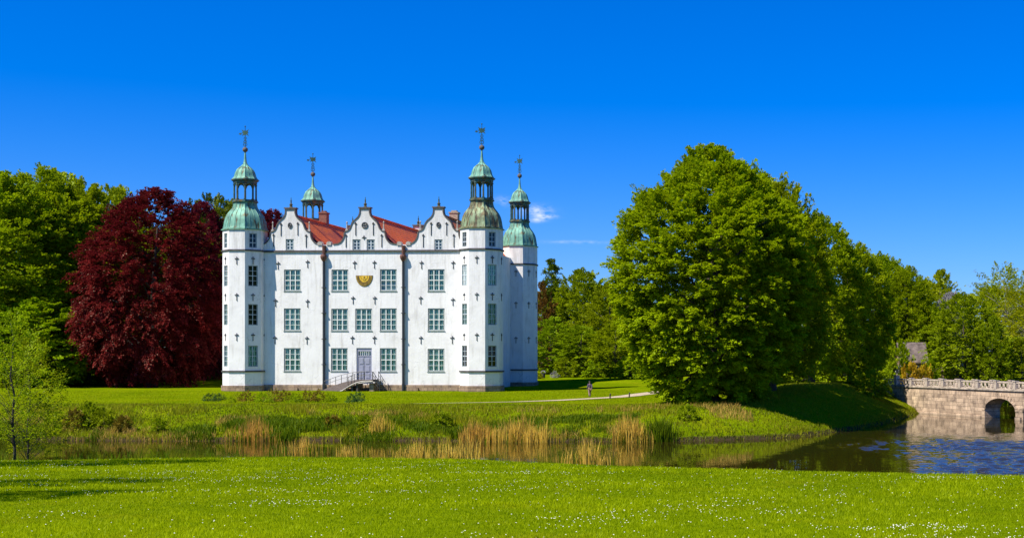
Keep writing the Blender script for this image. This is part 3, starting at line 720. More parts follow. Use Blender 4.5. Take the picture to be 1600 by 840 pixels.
dm1 = MB(); P1 = resamp(D1, 26); dm1.lathe(P1, 8, OFF); seams(dm1, P1[1:], 3); octring(dm1, 2.3, 2.84, 19.99, 20.1); octring(dm1, 2.45, 2.74, 20.102, 20.17)
def dome_mesh(k): return dm1.mesh('bell_roof', k)
lm = MB(); octring(lm, 1.1, 1.56, 23.55, 23.72); octring(lm, 1.15, 1.46, 23.723, 23.85)
for k in range(8):
    q = OFF + 2 * PI * k / 8; x, y = 1.29 * math.sin(q), -1.29 * math.cos(q)
    lm.tube([(x, y, 23.85), (x, y, 25.9)], [.12, .105], 8); lm.T = Matrix.Translation((x, y, 0)) @ Matrix.Rotation(q, 4, 'Z')
    lm.box(-.15, .15, -.15, .15, 23.853, 23.95); lm.box(-.145, .145, -.145, .145, 25.7, 25.8); lm.T = None
    # arch spandrel between this column and the next
    q1 = OFF + 2 * PI * (k + 1) / 8; xa, ya = 1.29 * math.sin(q), -1.29 * math.cos(q); xb, yb = 1.29 * math.sin(q1), -1.29 * math.cos(q1)
    n = 10; L_ = math.hypot(xb - xa, yb - ya); half = L_ / 2 - .13
    nrm = Vector((math.sin((q + q1) / 2), -math.cos((q + q1) / 2), 0)) * .07; prev = None
    for j in range(n + 1):
        u = -half + 2 * half * j / n; zz = 25.45 + .42 * math.sqrt(max(0, 1 - (u / half) ** 2)); f = .5 + u / L_
        c_ = Vector((xa + (xb - xa) * f, ya + (yb - ya) * f, 0))
        cur = (c_ + nrm + Vector((0, 0, zz)), c_ + nrm + Vector((0, 0, 25.92)), c_ - nrm + Vector((0, 0, zz)), c_ - nrm + Vector((0, 0, 25.92)))
        if prev:
            lm.quad(prev[0], cur[0], cur[1], prev[1]); lm.quad(prev[2], cur[2], cur[3], prev[3]); lm.quad(prev[0], cur[0], cur[2], prev[2])
        prev = cur
octring(lm, 1.05, 1.43, 25.92, 26.2); octring(lm, 1.0, 1.58, 26.203, 26.3); octring(lm, .9, 1.68, 26.303, 26.42)
lm.lathe([(1.05, 25.93), (0, 25.95)], 8, OFF); lm.lathe([(1.2, 23.8), (0, 23.86)], 8, OFF)
lantern_me = lm.mesh('lantern', 'copper_dark')
um = MB(); P2 = resamp(D2, 22); um.lathe(P2, 8, OFF); seams(um, P2[:14], 2, .028); octring(um, 1.4, 1.62, 26.423, 26.46)
sm = MB(); sm.lathe([(0, 29.88)] + [(.33 * math.sin(PI * k / 10), 30.2 - .33 * math.cos(PI * k / 10)) for k in range(1, 10)] + [(0, 30.53)], 14)
ball_me = sm.mesh('spire_ball', 'coping', True)
vm = MB(); vm.tube([(0, 0, 30.45), (0, 0, 33.15)], [.055, .03], 6)
for zz, rr in ((30.85, .22), (31.2, .17)):
    for s_ in (-1, 1): vm.tube([(s_ * (.04 + rr * .9 * math.sin(PI * k / 7)), 0, zz + rr * math.cos(PI * k / 7)) for k in range(8)], .04, 5)
for s_ in (-1, 1): vm.tube([(s_ * (.03 + .14 * math.sin(PI * k / 7)), 0, 31.62 + .16 * math.cos(PI * k / 7)) for k in range(8)], .035, 5)
star = []
for k in range(16):
    q = 2 * PI * k / 16; rr = [.40, .30, .56, .24, .36, .27, .58, .30, .44, .22, .52, .30, .38, .24, .60, .26][k]
    star.append((1.15 * rr * math.cos(q), 32.32 + 1.0 * rr * math.sin(q)))
vm.prism(star, -.03, .03)
vm.prism([(-.4, 32.2), (-.70, 32.34), (-.86, 32.16), (-.66, 32.06)], -.029, .029)
vm.lathe([(0, 33.0)] + [(.09 * math.sin(PI * k / 6), 33.12 - .09 * math.cos(PI * k / 6)) for k in range(1, 6)] + [(0, 33.21)], 8)
vane_me = vm.mesh('weathervane', 'vane_green')
# tower shaft: eight faces, openings on the two diagonal front faces
WROWS = [(20.1 - 2.35, 20.1 - .55, .98), (12.98, 15.55, 1.22), (8.15, 10.75, 1.22), (3.0, 5.6, 1.22)]
def shaft_mesh(openings=True):
    mb = MB(); ap = TR * math.cos(PI / 8); hw = TR * math.sin(PI / 8)
    for k in range(8):
        q = 2 * PI * k / 8; mb.T = Matrix.Rotation(q, 4, 'Z')
        hs = [(-w_ / 2, w_ / 2, z0, z1) for z0, z1, w_ in WROWS] if k in (1, 7) and openings else []
        xs = sorted({-hw, hw} | {h[0] for h in hs} | {h[1] for h in hs})
        for a_, b_ in zip(xs, xs[1:]):
            m_ = (a_ + b_) / 2; z = -.5
            for h in sorted([h for h in hs if h[0] < m_ < h[1]], key=lambda h: h[2]):
                mb.quad((a_, -ap, z), (b_, -ap, z), (b_, -ap, h[2]), (a_, -ap, h[2])); z = h[3]
            mb.quad((a_, -ap, z), (b_, -ap, z), (b_, -ap, 20.05), (a_, -ap, 20.05))
        for (a_, b_, c_, d_) in hs:
            r = -ap + .22
            mb.quad((a_, -ap, c_), (a_, r, c_), (a_, r, d_), (a_, -ap, d_)); mb.quad((b_, -ap, c_), (b_, r, c_), (b_, r, d_), (b_, -ap, d_))
            mb.quad((a_, -ap, c_), (b_, -ap, c_), (b_, r, c_), (a_, r, c_)); mb.quad((a_, -ap, d_), (b_, -ap, d_), (b_, r, d_), (a_, r, d_))
    mb.T = None
    return mb.mesh('tower', 'plaster')
shaft = shaft_mesh(); shaft_plain = shaft_mesh(False)
strings = []
for z in (17.42, 2.42): tm = MB(); octring(tm, 2.3, 2.80, z - .1, z + .1); strings.append(tm.mesh('string_course', 'cornice'))
tm = MB(); octring(tm, 2.3, 2.82, -.5, .66); tplinth_me = tm.mesh('plinth', 'plinth_stone')
tm = MB(); tm.lathe([(2.1, 0), (2.1, 19.8)], 8, OFF); core_me = tm.mesh('dark_backing', 'interior_dark')  # near-black tube inside each shaft, added as the dark behind its openings
def twin_mesh(w, h, ncol, nrow):
    mb = MB(); mb.mi = 1
    mb.box(-w / 2 + .003, -w / 2 + .06, .05, .16, .003, h - .003); mb.box(w / 2 - .06, w / 2 - .003, .05, .16, .003, h - .003); mb.box(-w / 2 + .063, w / 2 - .063, .05, .16, .003, .06); mb.box(-w / 2 + .063, w / 2 - .063, .05, .16, h - .06, h - .003)
    mb.mi = 0; e = .065
    for k in range(ncol + 1):
        x = -w / 2 + e + (w - 2 * e) * k / ncol; t_ = .035 if 0 < k < ncol else .03; mb.box(x - t_, x + t_, .065, .13, e, h - e)
    for k in range(nrow + 1):
        z = e + (h - 2 * e) * k / nrow; t_ = .045 if k == nrow // 2 else .022; mb.box(-w / 2 + e, w / 2 - e, .07, .125, z - t_, z + t_)
    mb.mi = 2; mb.quad((-w / 2 + e, .10, e), (w / 2 - e, .10, e), (w / 2 - e, .10, h - e), (-w / 2 + e, .10, h - e))
    return mb
TW = {}
for z0, z1, w_ in WROWS:
    for cur in (False, True):
        mb = twin_mesh(w_, z1 - z0, 2, 4 if w_ > 1.1 else 3)
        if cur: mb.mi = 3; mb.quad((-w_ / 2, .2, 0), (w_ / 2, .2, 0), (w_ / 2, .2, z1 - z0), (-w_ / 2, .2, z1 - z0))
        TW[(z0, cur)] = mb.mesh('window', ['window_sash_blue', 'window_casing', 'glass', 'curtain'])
tan_me = anchor_mesh(.70)
towers = [((-TX, 0), 'copper_green'), ((TX, 0), 'copper_brown'), ((-TX, DEP), 'copper_green'), ((TX - .28, DEP), 'copper_green')]
u_green = um.mesh('cupola', 'copper_green')
ap = TR * math.cos(PI / 8)
for ti, ((x, y), ck) in enumerate(towers):
    to = link('tower', shaft if ti < 2 else shaft_plain, castle, (x, y, 0))
    if ti == 3: to.scale = (.95, .95, .985)
    if ti == 1: to['label'] = 'corner tower whose copper dome shows brown streaks'
    link('bell_roof', dome_mesh(ck), to); link('lantern', lantern_me, to); link('cupola', u_green, to); link('spire_ball', ball_me, to)
    v = link('weathervane', vane_me, to); v.rotation_euler = (0, 0, R([-6, 5, 12, -10][ti]))
    [link('string_course', q, to) for q in strings]; link('plinth', tplinth_me, to); link('dark_backing', core_me, to)
    if True:
        for fi, k in enumerate((7, 1)):
            q = 2 * PI * k / 8; nrm = Vector((math.sin(q), -math.cos(q), 0))
            for wi, (z0, z1, w_) in enumerate(WROWS if ti < 2 else []):
                cur = (fi == 0) if ti == 0 else (wi in (1, 2))
                if ti == 0 and fi == 1: cur = wi == 3
                o = link('window', TW[(z0, cur)], to, nrm * ap + Vector((0, 0, z0))); o.rotation_euler = (0, 0, q)
        for k, xs in ((0, (0.,)), (1, (0.,)), (7, (0.,)), (2, (0.,))):
            q = 2 * PI * k / 8; nrm = Vector((math.sin(q), -math.cos(q), 0))
            for z in (16.25, 11.75, 6.8):
                if k in (1, 7) and z > 16: z = 16.3
                o = link('wall_anchor', tan_me, to, nrm * ap + Vector((0, 0, z))); o.rotation_euler = (0, 0, q)

# ------------------------------------------------------------------ entrance footbridge
eb = thing('entrance_footbridge', 'arched timber footbridge with iron railings rising to the castle door', 'footbridge', CO, -TH)
yn, yf_ = -3.0, -.75
xA, xB, xP, xE = cl(503, 600, yf_)[0], cl(531, 600, yn)[0], cl(571, 600, yn)[0], cl(582.5, 600, yn)[0]
zt = 1.42
def dz_(u): return .06 + (zt - .06) * math.sin(min(1, u) * PI / 2)
mb = MB(); N = 26
for i in range(N):
    u0, u1 = i / N, (i + .88) / N
    f = lambda u: (xA + (xP - xA - .9) * u, xB + (xP - xB) * u)
    (a0, b0), (a1, b1) = f(u0), f(u1); z0, z1 = dz_(u0), dz_(u1)
    mb.add([(b0, yn, z0), (b1, yn, z1), (a1, yf_, z1), (a0, yf_, z0), (b0, yn, z0 - .09), (b1, yn, z1 - .09), (a1, yf_, z1 - .09), (a0, yf_, z0 - .09)], [(0, 1, 2, 3), (7, 6, 5, 4), (0, 4, 5, 1), (1, 5, 6, 2), (2, 6, 7, 3), (3, 7, 4, 0)])
for i in range(6):
    x0 = xP + (xE - xP) * i / 6; mb.box(x0 + .004, x0 + (xE - xP) / 6 - .02, yn, yf_ + .6, zt - .09, zt)
mb.build('deck', 'wood_deck', eb)
for (y, fx) in ((yn + .02, 1), (yf_ - .1, 0)):
    mb = MB()
    for i in range(16):
        u0, u1 = i / 16, (i + 1) / 16; f = lambda u: (xA + (xP - xA - .9) * u, xB + (xP - xB) * u)[fx]
        mb.tube([(f(u0), y, max(.02, dz_(u0) - .2)), (f(u1), y, max(.02, dz_(u1) - .2))], .1, 5)
    mb.tube([(f(1), y, zt - .2), (xE, y, zt - .2)], .1, 5); mb.build('beam', 'coping_stone' if fx else 'wood_dark', eb)
for px in (541, 549, 557):
    mb = MB(); x = cl(px, 600, yn)[0]
    mb.box(x - .12, x + .12, yn + .2, yf_ - .2, -.3, dz_((x - xB) / (xP - xB)) - .3); mb.build('post', 'wood_dark', eb)
mb = MB(); mb.box(xP + .3, xE - .06, yn + .5, yf_, -.3, .95); mb.build('abutment', 'plinth_stone', eb)
def railing(pts_, n, hgt=.98):
    mb = MB(); top = [(x, y, z + hgt) for x, y, z in pts_]; md = [(x, y, z + hgt * .55) for x, y, z in pts_]
    mb.tube(top, .035, 6); mb.tube(md, .025, 6)
    for i in range(n):
        t_ = i / (n - 1) * (len(pts_) - 1); k = min(int(t_), len(pts_) - 2); f = t_ - k
        p = [pts_[k][j] + (pts_[k + 1][j] - pts_[k][j]) * f for j in range(3)]; mb.tube([(p[0], p[1], p[2] - .1), (p[0], p[1], p[2] + hgt)], .035, 6)
    return mb
ramp = lambda fx, y: [((xA + (xP - xA - .9) * u, xB + (xP - xB) * u)[fx], y, dz_(u)) for u in np.linspace(.06, 1, 12)]
railing(ramp(0, yf_ - .04), 8).build('railing', 'rail_metal', eb)
railing(ramp(1, yn + .05)[3:] + [(xE - .05, yn + .05, zt)], 7).build('railing', 'rail_metal', eb)
xS = cl(593, 600, yn)[0]
railing([(xE, yn + .08, zt), (xS, yn + .08, .1)], 4).build('railing', 'rail_metal', eb)
railing([(xE, yf_ - .1, zt), (xS, yf_ - .1, .1)], 4).build('railing', 'rail_metal', eb)
mb = MB()
for i in range(6):
    x0 = xE + (xS - xE) * i / 6; z = zt * (1 - (i + 1) / 7); mb.box(x0 + .01, x0 + (xS - xE) / 6 + .06, yn + .1, yf_, z - .06 + i * .002, z + i * .002)
mb.build('steps', 'wood_dark', eb)

# ------------------------------------------------------------------ stone bridge over the moat
BA = Vector((19.4, 162.5, 0)); BD = Vector((.418, -.908, 0)).normalized()
bridge = thing('stone_bridge', 'weathered pinkish stone arch bridge with openwork balustrade over the moat', 'bridge', BA, math.atan2(BD.y, BD.x))
# local x runs along the bridge, local y to the viewer's far side
BW = 2.0; ZT = .62
arches = [(18.2, 23.7), (25.0, 30.5), (31.8, 37.3)]
def arch_z(s):
    for a, b in arches:
        if a < s < b:
            u = (s - (a + b) / 2) / ((b - a) / 2); return -1.55 + 1.35 * math.sqrt(max(0, 1 - u * u))
    return None
ss = {-6., 46.}
for a, b in arches: ss |= set(np.linspace(a, b, 21).round(4))
ss = sorted(ss); mb = MB()
for a, b in zip(ss, ss[1:]):
    m_ = (a + b) / 2; z = arch_z(m_)
    za = zb = -4.2
    if z is not None:
        za = arch_z(a) or -1.55; zb = arch_z(b) or -1.55
        mb.quad((a, 0, za), (b, 0, zb), (b, BW, zb), (a, BW, za))
    for y in (0, BW): mb.quad((a, y, za), (b, y, zb), (b, y, ZT), (a, y, ZT))
    mb.quad((a, 0, ZT), (b, 0, ZT), (b, BW, ZT), (a, BW, ZT))
for a, b in arches:
    for s in (a, b): mb.quad((s, 0, -4.2), (s, BW, -4.2), (s, BW, -1.55), (s, 0, -1.55))
mb.build('bridge_wall', 'bridge_stone', bridge)
mb = MB()   # voussoirs ringing each arch
for a, b in arches:
    mb = MB(); n = 15; c_ = (a + b) / 2; hw = (b - a) / 2
    for k in range(n):
        q0, q1 = PI * k / n + .012, PI * (k + 1) / n - .012
        o = [(c_ - (hw + e) * math.cos(q), -1.55 + (1.35 + e) * math.sin(q)) for q, e in ((q0, 0), (q1, 0), (q1, .5), (q0, .5))]
        mb.prism(o, -.05, -.003)
    mb.build('voussoirs', 'bridge_stone', bridge)
for q in ((-.14, .3), (BW - .3, BW + .14)): mb = MB(); mb.box(-3, 46, q[0], q[1], ZT + .003, ZT + .14); mb.build('string_moulding', 'balustrade_stone', bridge)
for q in ((-.6, 17.6, -.1, -2.18), (23.9, 24.8, -.25, -2.1), (30.7, 31.6, -.25, -2.1)): mb = MB(); mb.box(q[0], q[1], q[2], -.003, -3, q[3]); mb.build('footing', 'bridge_stone', bridge)
def post_mesh(h, w):
    mb = MB(); mb.box(-w / 2, w / 2, -w / 2, w / 2, ZT + .14, ZT + .14 + h); mb.box(-w / 2 - .05, w / 2 + .05, -w / 2 - .05, w / 2 + .05, ZT + .143 + h, ZT + .23 + h); return mb.mesh('balustrade_post', 'balustrade_stone')
pmesh = post_mesh(.86, .42); pbig = post_mesh(1.15, .5)
def panel(L_):
    mb = MB(); z0 = ZT + .143; z1 = ZT + .92
    mb.box(.0, L_, -.1, .1, z1 - .1, z1 + .03); mb.box(0, L_, -.09, .09, z0, z0 + .1)
    n = 4
    for k in range(n):   # strapwork tracery: crossed ribs and rings
        x0 = L_ * k / n; x1 = L_ * (k + 1) / n; xm = (x0 + x1) / 2; zm = (z0 + z1) / 2
        mb.tube([(x0, 0, z0 + .1), (xm, 0, zm), (x1, 0, z1 - .1)], .034, 4); mb.tube([(x0, .003, z1 - .1), (xm, .003, zm), (x1, .003, z0 + .1)], .034, 4)
        mb.tube([(xm + .14 * math.cos(q), 0, zm + .14 * math.sin(q)) for q in np.linspace(0, 2 * PI, 11)], .036, 4)
    return mb.mesh('balustrade_panel', 'balustrade_stone')
step = 3.38; pn = panel(step - .5)
for y in (.05, BW - .05):
    for i in range(14):
        s = .0 + step * i
        link('balustrade_post', pbig if i == 0 and y < 1 else pmesh, bridge, (s, y, 0))
        if i < 13: link('balustrade_panel', pn, bridge, (s + .25, y, 0))
    link('balustrade_panel', pn, bridge, (-3.1, y, 0))

# ------------------------------------------------------------------ brick house beyond the bridge
HYY = 196.; hx0, hx1 = wx(1408, HYY), wx(1447.5, HYY); hz = 1.0
house = thing('brick_house', 'small brick house with grey slate roof behind the stone bridge', 'house', ((hx0 + hx1) / 2, HYY + 3, hz))
hw = (hx1 - hx0) / 2; ez = wz(563.5, HYY) - hz; rz = wz(534.5, HYY + 3) - hz
mb = MB()
mb.box(-hw, hw, -3, 3, -.6, ez - .02); mb.prism([(-3, ez - .02), (3, ez - .02), (0, rz - .15)], -hw, hw)
k = len(mb.v)
for j in range(k - 6, k): x, y, z = mb.v[j]; mb.v[j] = (y, x, z)
mb.build('wall', 'brick_wall', house)
mb = MB()
for s_ in (-1, 1):
    mb.add([(-hw - .3, 0, rz), (hw + .3, 0, rz), (hw + .3, s_ * 3.4, ez - .2), (-hw - .3, s_ * 3.4, ez - .2), (-hw - .3, 0, rz - .14), (hw + .3, 0, rz - .14), (hw + .3, s_ * 3.4, ez - .34), (-hw - .3, s_ * 3.4, ez - .34)],
           [(0, 1, 2, 3), (4, 7, 6, 5), (0, 3, 7, 4), (1, 5, 6, 2), (3, 2, 6, 7)])
mb.build('roof', 'slate', house)
mb = MB(); mb.box(hw + .02, hw + 2.6, -2.4, 1.4, -.6, wz(574, HYY) - hz); mb.build('annex', 'brick_wall', house)
for x in (-2.2, .2, 2.2):
    mb = MB(); mb.box(x - .5, x + .5, -3.06, -3.003, .7, 1.9); o = mb.build('window', 'window_white', house)
    mb = MB(); mb.box(x - .42, x - .03, -3.08, -3.063, .78, 1.82); mb.box(x + .03, x + .42, -3.08, -3.063, .78, 1.82); mb.build('pane', 'interior_dark', o)

# ------------------------------------------------------------------ foliage builders
def nrm_(a): return a / np.maximum(np.linalg.norm(a, axis=-1, keepdims=True), 1e-9)
def leaves_mesh(name, C, U, N, ln, wd, tint, key):
    """rhombic leaves: centre, long axis, normal, length, width"""
    U = nrm_(U); V = nrm_(np.cross(N, U)); l = ln[:, None] * .5; w = wd[:, None] * .5
    Q = np.stack([C - U * l, C - V * w - U * l * .1, C + U * l, C + V * w - U * l * .1], 1).reshape(-1, 3)
    return np_mesh(name, Q, 4, [key], tint)
def crown(seed, H, Rr, prof, nb, sp, lv, leaf_, slen, key, z0=0., droop=.25, e0=-12, e1=70, lobes=.16, inner=.25, flat=.45, bsize=.26, skew=(0, 0), jit=.10):
    g = np.random.default_rng(seed); pt = np.array([p[0] for p in prof]); pr = np.array([p[1] for p in prof])
    tq = np.linspace(0, 1, 400); rq = np.interp(tq, pt, pr); cdf = np.cumsum(rq + .12); cdf /= cdf[-1]
    k = np.arange(nb); t = np.interp((k + .5 + g.uniform(-.4, .4, nb)) / nb, cdf, tq); th = k * 2.39996 + g.uniform(-.5, .5, nb)
    lob = 1 + lobes * np.sin(th * 3 + t * 9 + seed) * .6 + lobes * np.sin(th * 5 - t * 17 + seed * 2) * .5 + g.uniform(-jit, jit * .6, nb)
    env = Rr * np.interp(t, pt, pr) * lob
    fr = np.where(g.random(nb) < inner, g.uniform(.2, .7, nb), g.uniform(.78, .96, nb))
    rad = np.maximum(env * fr, 0); bx_, by_, bz_ = rad * np.cos(th) + skew[0] * t, rad * np.sin(th) + skew[1] * t, z0 + t * (H - z0) * g.uniform(.965, 1.0, nb)
    bs = bsize * Rr * g.uniform(.7, 1.2, nb) * np.clip(.45 + .8 * np.interp(t, pt, pr), .4, 1); btint = g.random(nb)
    # sprays
    n = nb * sp; bi = np.repeat(np.arange(nb), sp)
    o = g.normal(size=(n, 3)); o = nrm_(o) * (g.random((n, 1)) ** .5)
    out = np.stack([np.cos(th), np.sin(th), np.zeros(nb)], 1)[bi]
    o = o * bs[bi][:, None] * np.array([1, 1, .62]) + out * bs[bi][:, None] * .18
    base = np.stack([bx_, by_, bz_], 1)[bi] + o
    base[:, 2] = np.maximum(base[:, 2], z0 * .6 + .2)
    aa = np.arctan2(base[:, 1], base[:, 0]) + g.normal(0, .45, n)
    el = np.radians(e0 + (e1 - e0) * np.clip((base[:, 2] - z0) / (H - z0), 0, 1) ** 1.6 + g.normal(0, 14, n))
    d = np.stack([np.cos(aa) * np.cos(el), np.sin(aa) * np.cos(el), np.sin(el)], 1)
    L = slen * g.uniform(.6, 1.25, n)
    # leaves
    m = n * lv; si = np.repeat(np.arange(n), lv); s = g.random(m) ** .8; dd = d[si]
    lat = nrm_(np.cross(dd, np.array([0, 0, 1.]) + g.normal(0, .05, (m, 3)))); upv = nrm_(np.cross(lat, dd))
    wv = flat * L[si] * np.sin(PI * np.clip(s * .92 + .06, 0, 1)) ** .8
    lt = g.uniform(-1, 1, m) * wv; th_ = g.normal(0, .07, m) * L[si]
    C = base[si] + dd * (s * L[si])[:, None] + lat * lt[:, None] + upv * th_[:, None]
    C[:, 2] -= droop * L[si] * (s ** 2 + .5 * (lt / np.maximum(L[si], 1e-6)) ** 2)
    N = nrm_(upv * .9 + dd * .25 + g.normal(0, .42, (m, 3))); U = dd + lat * np.sign(lt)[:, None] * .7 + g.normal(0, .3, (m, 3)); U[:, 2] -= droop * s * .8
    sz = leaf_ * g.uniform(.65, 1.25, m)
    tint = np.clip(.30 * btint[bi][si] + .34 * g.random(n)[si] + .18 * g.random(m) + .24 * s - .06, 0, 1)
    keep = C[:, 2] > .05
    me = leaves_mesh('crown', C[keep], U[keep], N[keep], sz[keep], sz[keep] * .62, tint[keep], key)
    return me, np.stack([bx_, by_, bz_], 1)
def trunk(H, r, tips, key, seed, nl=26, bend=.4, top=.86, n=8, lw=.42):
    g = np.random.default_rng(seed + 99); mb = MB()
    zs = np.linspace(-.3, H * top, 9); ox = np.cumsum(np.r_[0, g.normal(0, bend * .35, 8)]); oy = np.cumsum(np.r_[0, g.normal(0, bend * .35, 8)])
    mb.tube(list(zip(ox, oy, zs)), [r * (1.35 if i == 0 else 1) * (1 - .88 * i / 8) for i in range(9)], n)
    for q in g.choice(len(tips), min(nl, len(tips)), replace=False):
        e = Vector(tips[q]); zb = max(.12 * H, e.z - .55 * math.hypot(e.x, e.y) - .5)
        zb = min(zb, H * top * .97); f = np.interp(zb, zs, range(9)); bx_ = np.interp(f, range(9), ox); by_ = np.interp(f, range(9), oy)
        b = Vector((bx_, by_, zb)); md = (b + e) / 2 + Vector((0, 0, .08 * (e - b).length)) + Vector(g.normal(0, .15, 3)); rr = r * lw * (1 - .75 * zb / H)
        mb.tube([b, (b * 2 + md) / 3, md, (md + e * 2) / 3, e], [rr, rr * .8, rr * .55, rr * .35, rr * .12], 5)
    return mb.mesh('trunk', key, True)
PROTO = {}
def proto(key, H, Rr, prof, leafkey, nb, sp, lv, lsize, slen, seed, bark='bark', tr=.45, **kw):
    nl = kw.pop('nl', 26); bend = kw.pop('bend', .4); top = kw.pop('top', .86); lw = kw.pop('lw', .42)
    cm, tips = crown(seed, H, Rr, prof, nb, sp, lv, lsize, slen, leafkey, **kw)
    PROTO[key] = (cm, trunk(H, tr, tips, bark, seed, nl, bend, top, 8, lw), H, Rr)
def tree(key, name, label, cat, px, Y, top, half, group=None, leafkey=None, rz=None, zb=None, X=None):
    cm, tm_, H, Rr = PROTO[key]; X = wx(px, Y) if X is None else X; z = gz(X, Y) if zb is None else zb
    h = wz(top, Y) - z if top is not None else H; r = half * Y / F if half is not None else Rr
    t_ = thing(name, label, cat, (X, Y, z), random.uniform(0, 6.28) if rz is None else rz, group)
    t_.scale = (r / Rr, r / Rr, h / H)
    c_ = link('crown', cm, t_); link('trunk', tm_, t_)
    if leafkey:
        c_.material_slots[0].link = 'OBJECT'; c_.material_slots[0].material = M[leafkey]
    return t_
PR_LIME = [(0, .42), (.06, .60), (.18, .82), (.33, .97), (.45, 1), (.6, .93), (.74, .76), (.86, .52), (.95, .27), (1, .06)]
PR_DOME = [(0, .36), (.05, .5), (.15, .72), (.3, .91), (.45, .985), (.59, 1), (.71, .90), (.80, .68), (.88, .47), (.94, .29), (.98, .15), (1, .05)]
PR_ROUND = [(0, .5), (.1, .75), (.3, .97), (.5, 1), (.7, .86), (.86, .58), (.96, .28), (1, .08)]
PR_COP = [(0, .50), (.08, .74), (.2, .92), (.34, 1), (.5, .96), (.66, .84), (.8, .66), (.91, .42), (.97, .24), (1, .08)]
PR_CONE = [(0, .9), (.1, 1), (.4, .72), (.7, .4), (.9, .15), (1, .02)]
PR_PINE = [(0, .25), (.35, .35), (.5, .7), (.7, 1), (.85, .9), (.95, .55), (1, .2)]
PR_BUSH = [(0, .9), (.3, 1), (.6, .9), (.85, .55), (1, .15)]
proto('lime', 24, 8.6, PR_DOME, 'leaf_lime', 1250, 8, 42, .265, 1.15, 11, tr=.6, z0=.3, droop=.14, lobes=.008, bsize=.095, jit=.025, inner=.30, flat=.34)
proto('row', 21, 8.0, PR_ROUND, 'leaf_row', 330, 10, 32, .34, 1.6, 12, tr=.5, z0=2.0, droop=.22, lobes=.06, bsize=.18, jit=.07, flat=.38)
proto('deep', 32, 11, PR_ROUND, 'leaf_deep', 380, 11, 32, .42, 2.0, 13, tr=.6, z0=1.5, droop=.24, lobes=.07, bsize=.17, jit=.08, flat=.36)
proto('copper', 28, 10.3, PR_COP, 'leaf_copper', 640, 10, 38, .29, 1.6, 14, 'bark_dark', tr=.62, z0=1.6, droop=.38, e0=-34, e1=66, lobes=.05, bsize=.125, jit=.06, flat=.30)
proto('mid', 20, 7.5, PR_ROUND, 'leaf_mid', 130, 10, 34, .46, 1.7, 15, tr=.4, z0=1.0, droop=.2, lobes=.2, bsize=.26)
proto('mid2', 20, 7.5, PR_LIME, 'leaf_mid', 120, 10, 34, .44, 1.6, 25, tr=.4, z0=.8, droop=.15, lobes=.24, bsize=.27)
proto('airy', 22, 8.0, PR_ROUND, 'leaf_yellow', 150, 7, 20, .34, 1.5, 16, 'bark_pale', tr=.4, z0=5, droop=.12, lobes=.25, bsize=.24, nl=70)
proto('pine', 26, 6.0, PR_PINE, 'leaf_pine', 60, 10, 34, .36, 1.2, 17, 'bark', tr=.4, z0=9, droop=.0, lobes=.3, bsize=.30, flat=.6)
proto('fir', 20, 4.2, PR_CONE, 'leaf_pine', 150, 9, 26, .34, 1.3, 18, 'bark_dark', tr=.35, z0=.6, droop=.25, e0=-15, e1=60, lobes=.1, bsize=.22)
proto('bush', 3.0, 2.4, PR_BUSH, 'leaf_mid', 42, 8, 26, .26, .75, 19, 'bark_dark', tr=.08, z0=.1, lobes=.2, bsize=.32, nl=14)
proto('bed', .9, .9, PR_BUSH, 'leaf_brown', 26, 6, 14, .12, .35, 20, 'bark_dark', tr=.03, z0=.02, lobes=.3, bsize=.4, nl=8)
proto('young', 9.0, 2.8, [(0, .55), (.2, .9), (.4, 1), (.6, .8), (.8, .48), (1, .08)], 'leaf_young', 100, 7, 12, .15, .8, 21, 'bark_dark', tr=.10, lw=.22, z0=1.6, droop=.05, e0=15, e1=72, lobes=.35, bsize=.22, nl=75, top=.97, inner=.45)

# ---- the big trees on the right bank
tree('lime', 'linden_tree', 'largest rounded green tree, foliage sweeping to the grassy bank beside the path', 'tree', 1112, 122, 234, 151, rz=.3)
RG = 'green trees in a row along the moat bank'
for px, Y, top, half, lab in ((1207, 134, 282, 88, 'green tree standing directly right of the largest tree on the bank'),
                              (1268, 160, 338, 78, 'third green tree of the bank row, counting from the castle'),
                              (1328, 168, 384, 64, 'fourth green tree of the bank row, above the shaded slope'),
                              (1374, 214, 400, 58, 'fifth green tree of the bank row, beside the end of the bridge'),
                              (1416, 210, 420, 42, 'smallest and farthest green tree of the row, beside the house roof')):
    tree('row', 'linden_tree', lab, 'tree', px, Y, top, half, RG)
tree('row', 'linden_tree', 'green tree half hidden behind the largest tree, filling its right shoulder', 'tree', 1165, 142, 262, 70, RG)
# ---- left wood
LG = 'tall trees of the wood left of the castle'
tree('deep', 'beech_tree', 'tall dark green tree at the left edge of the photo', 'tree', -25, 192, 268, 125, LG)
tree('deep', 'beech_tree', 'tall dark green tree rising above the two slim young trees', 'tree', 62, 200, 270, 105, LG)
tree('deep', 'beech_tree', 'dark green tree touching the left side of the copper beech', 'tree', 128, 204, 288, 85, LG)
tree('deep', 'beech_tree', 'dark green tree largely hidden behind the copper beech', 'tree', 215, 216, 350, 85, LG)
tree('mid', 'maple_tree', 'yellow green tree whose top shows left of the copper beech crown', 'tree', 178, 228, 296, 62, None, 'leaf_yellow')
tree('mid2', 'maple_tree', 'yellow green tree peeking over the dark trees at left', 'tree', 95, 236, 279, 70, None, 'leaf_yellow')
tree('mid', 'maple_tree', 'low dark green tree in the shade under the left wood', 'tree', 60, 186, 470, 70, None, 'leaf_deep')
tree('mid2', 'maple_tree', 'low dark tree in shade between wood and copper beech', 'tree', 140, 196, 470, 60, None, 'leaf_deep')
tree('copper', 'copper_beech', 'large dark red copper beech left of the castle', 'tree', 237, 187, 298, 108, rz=1.1)
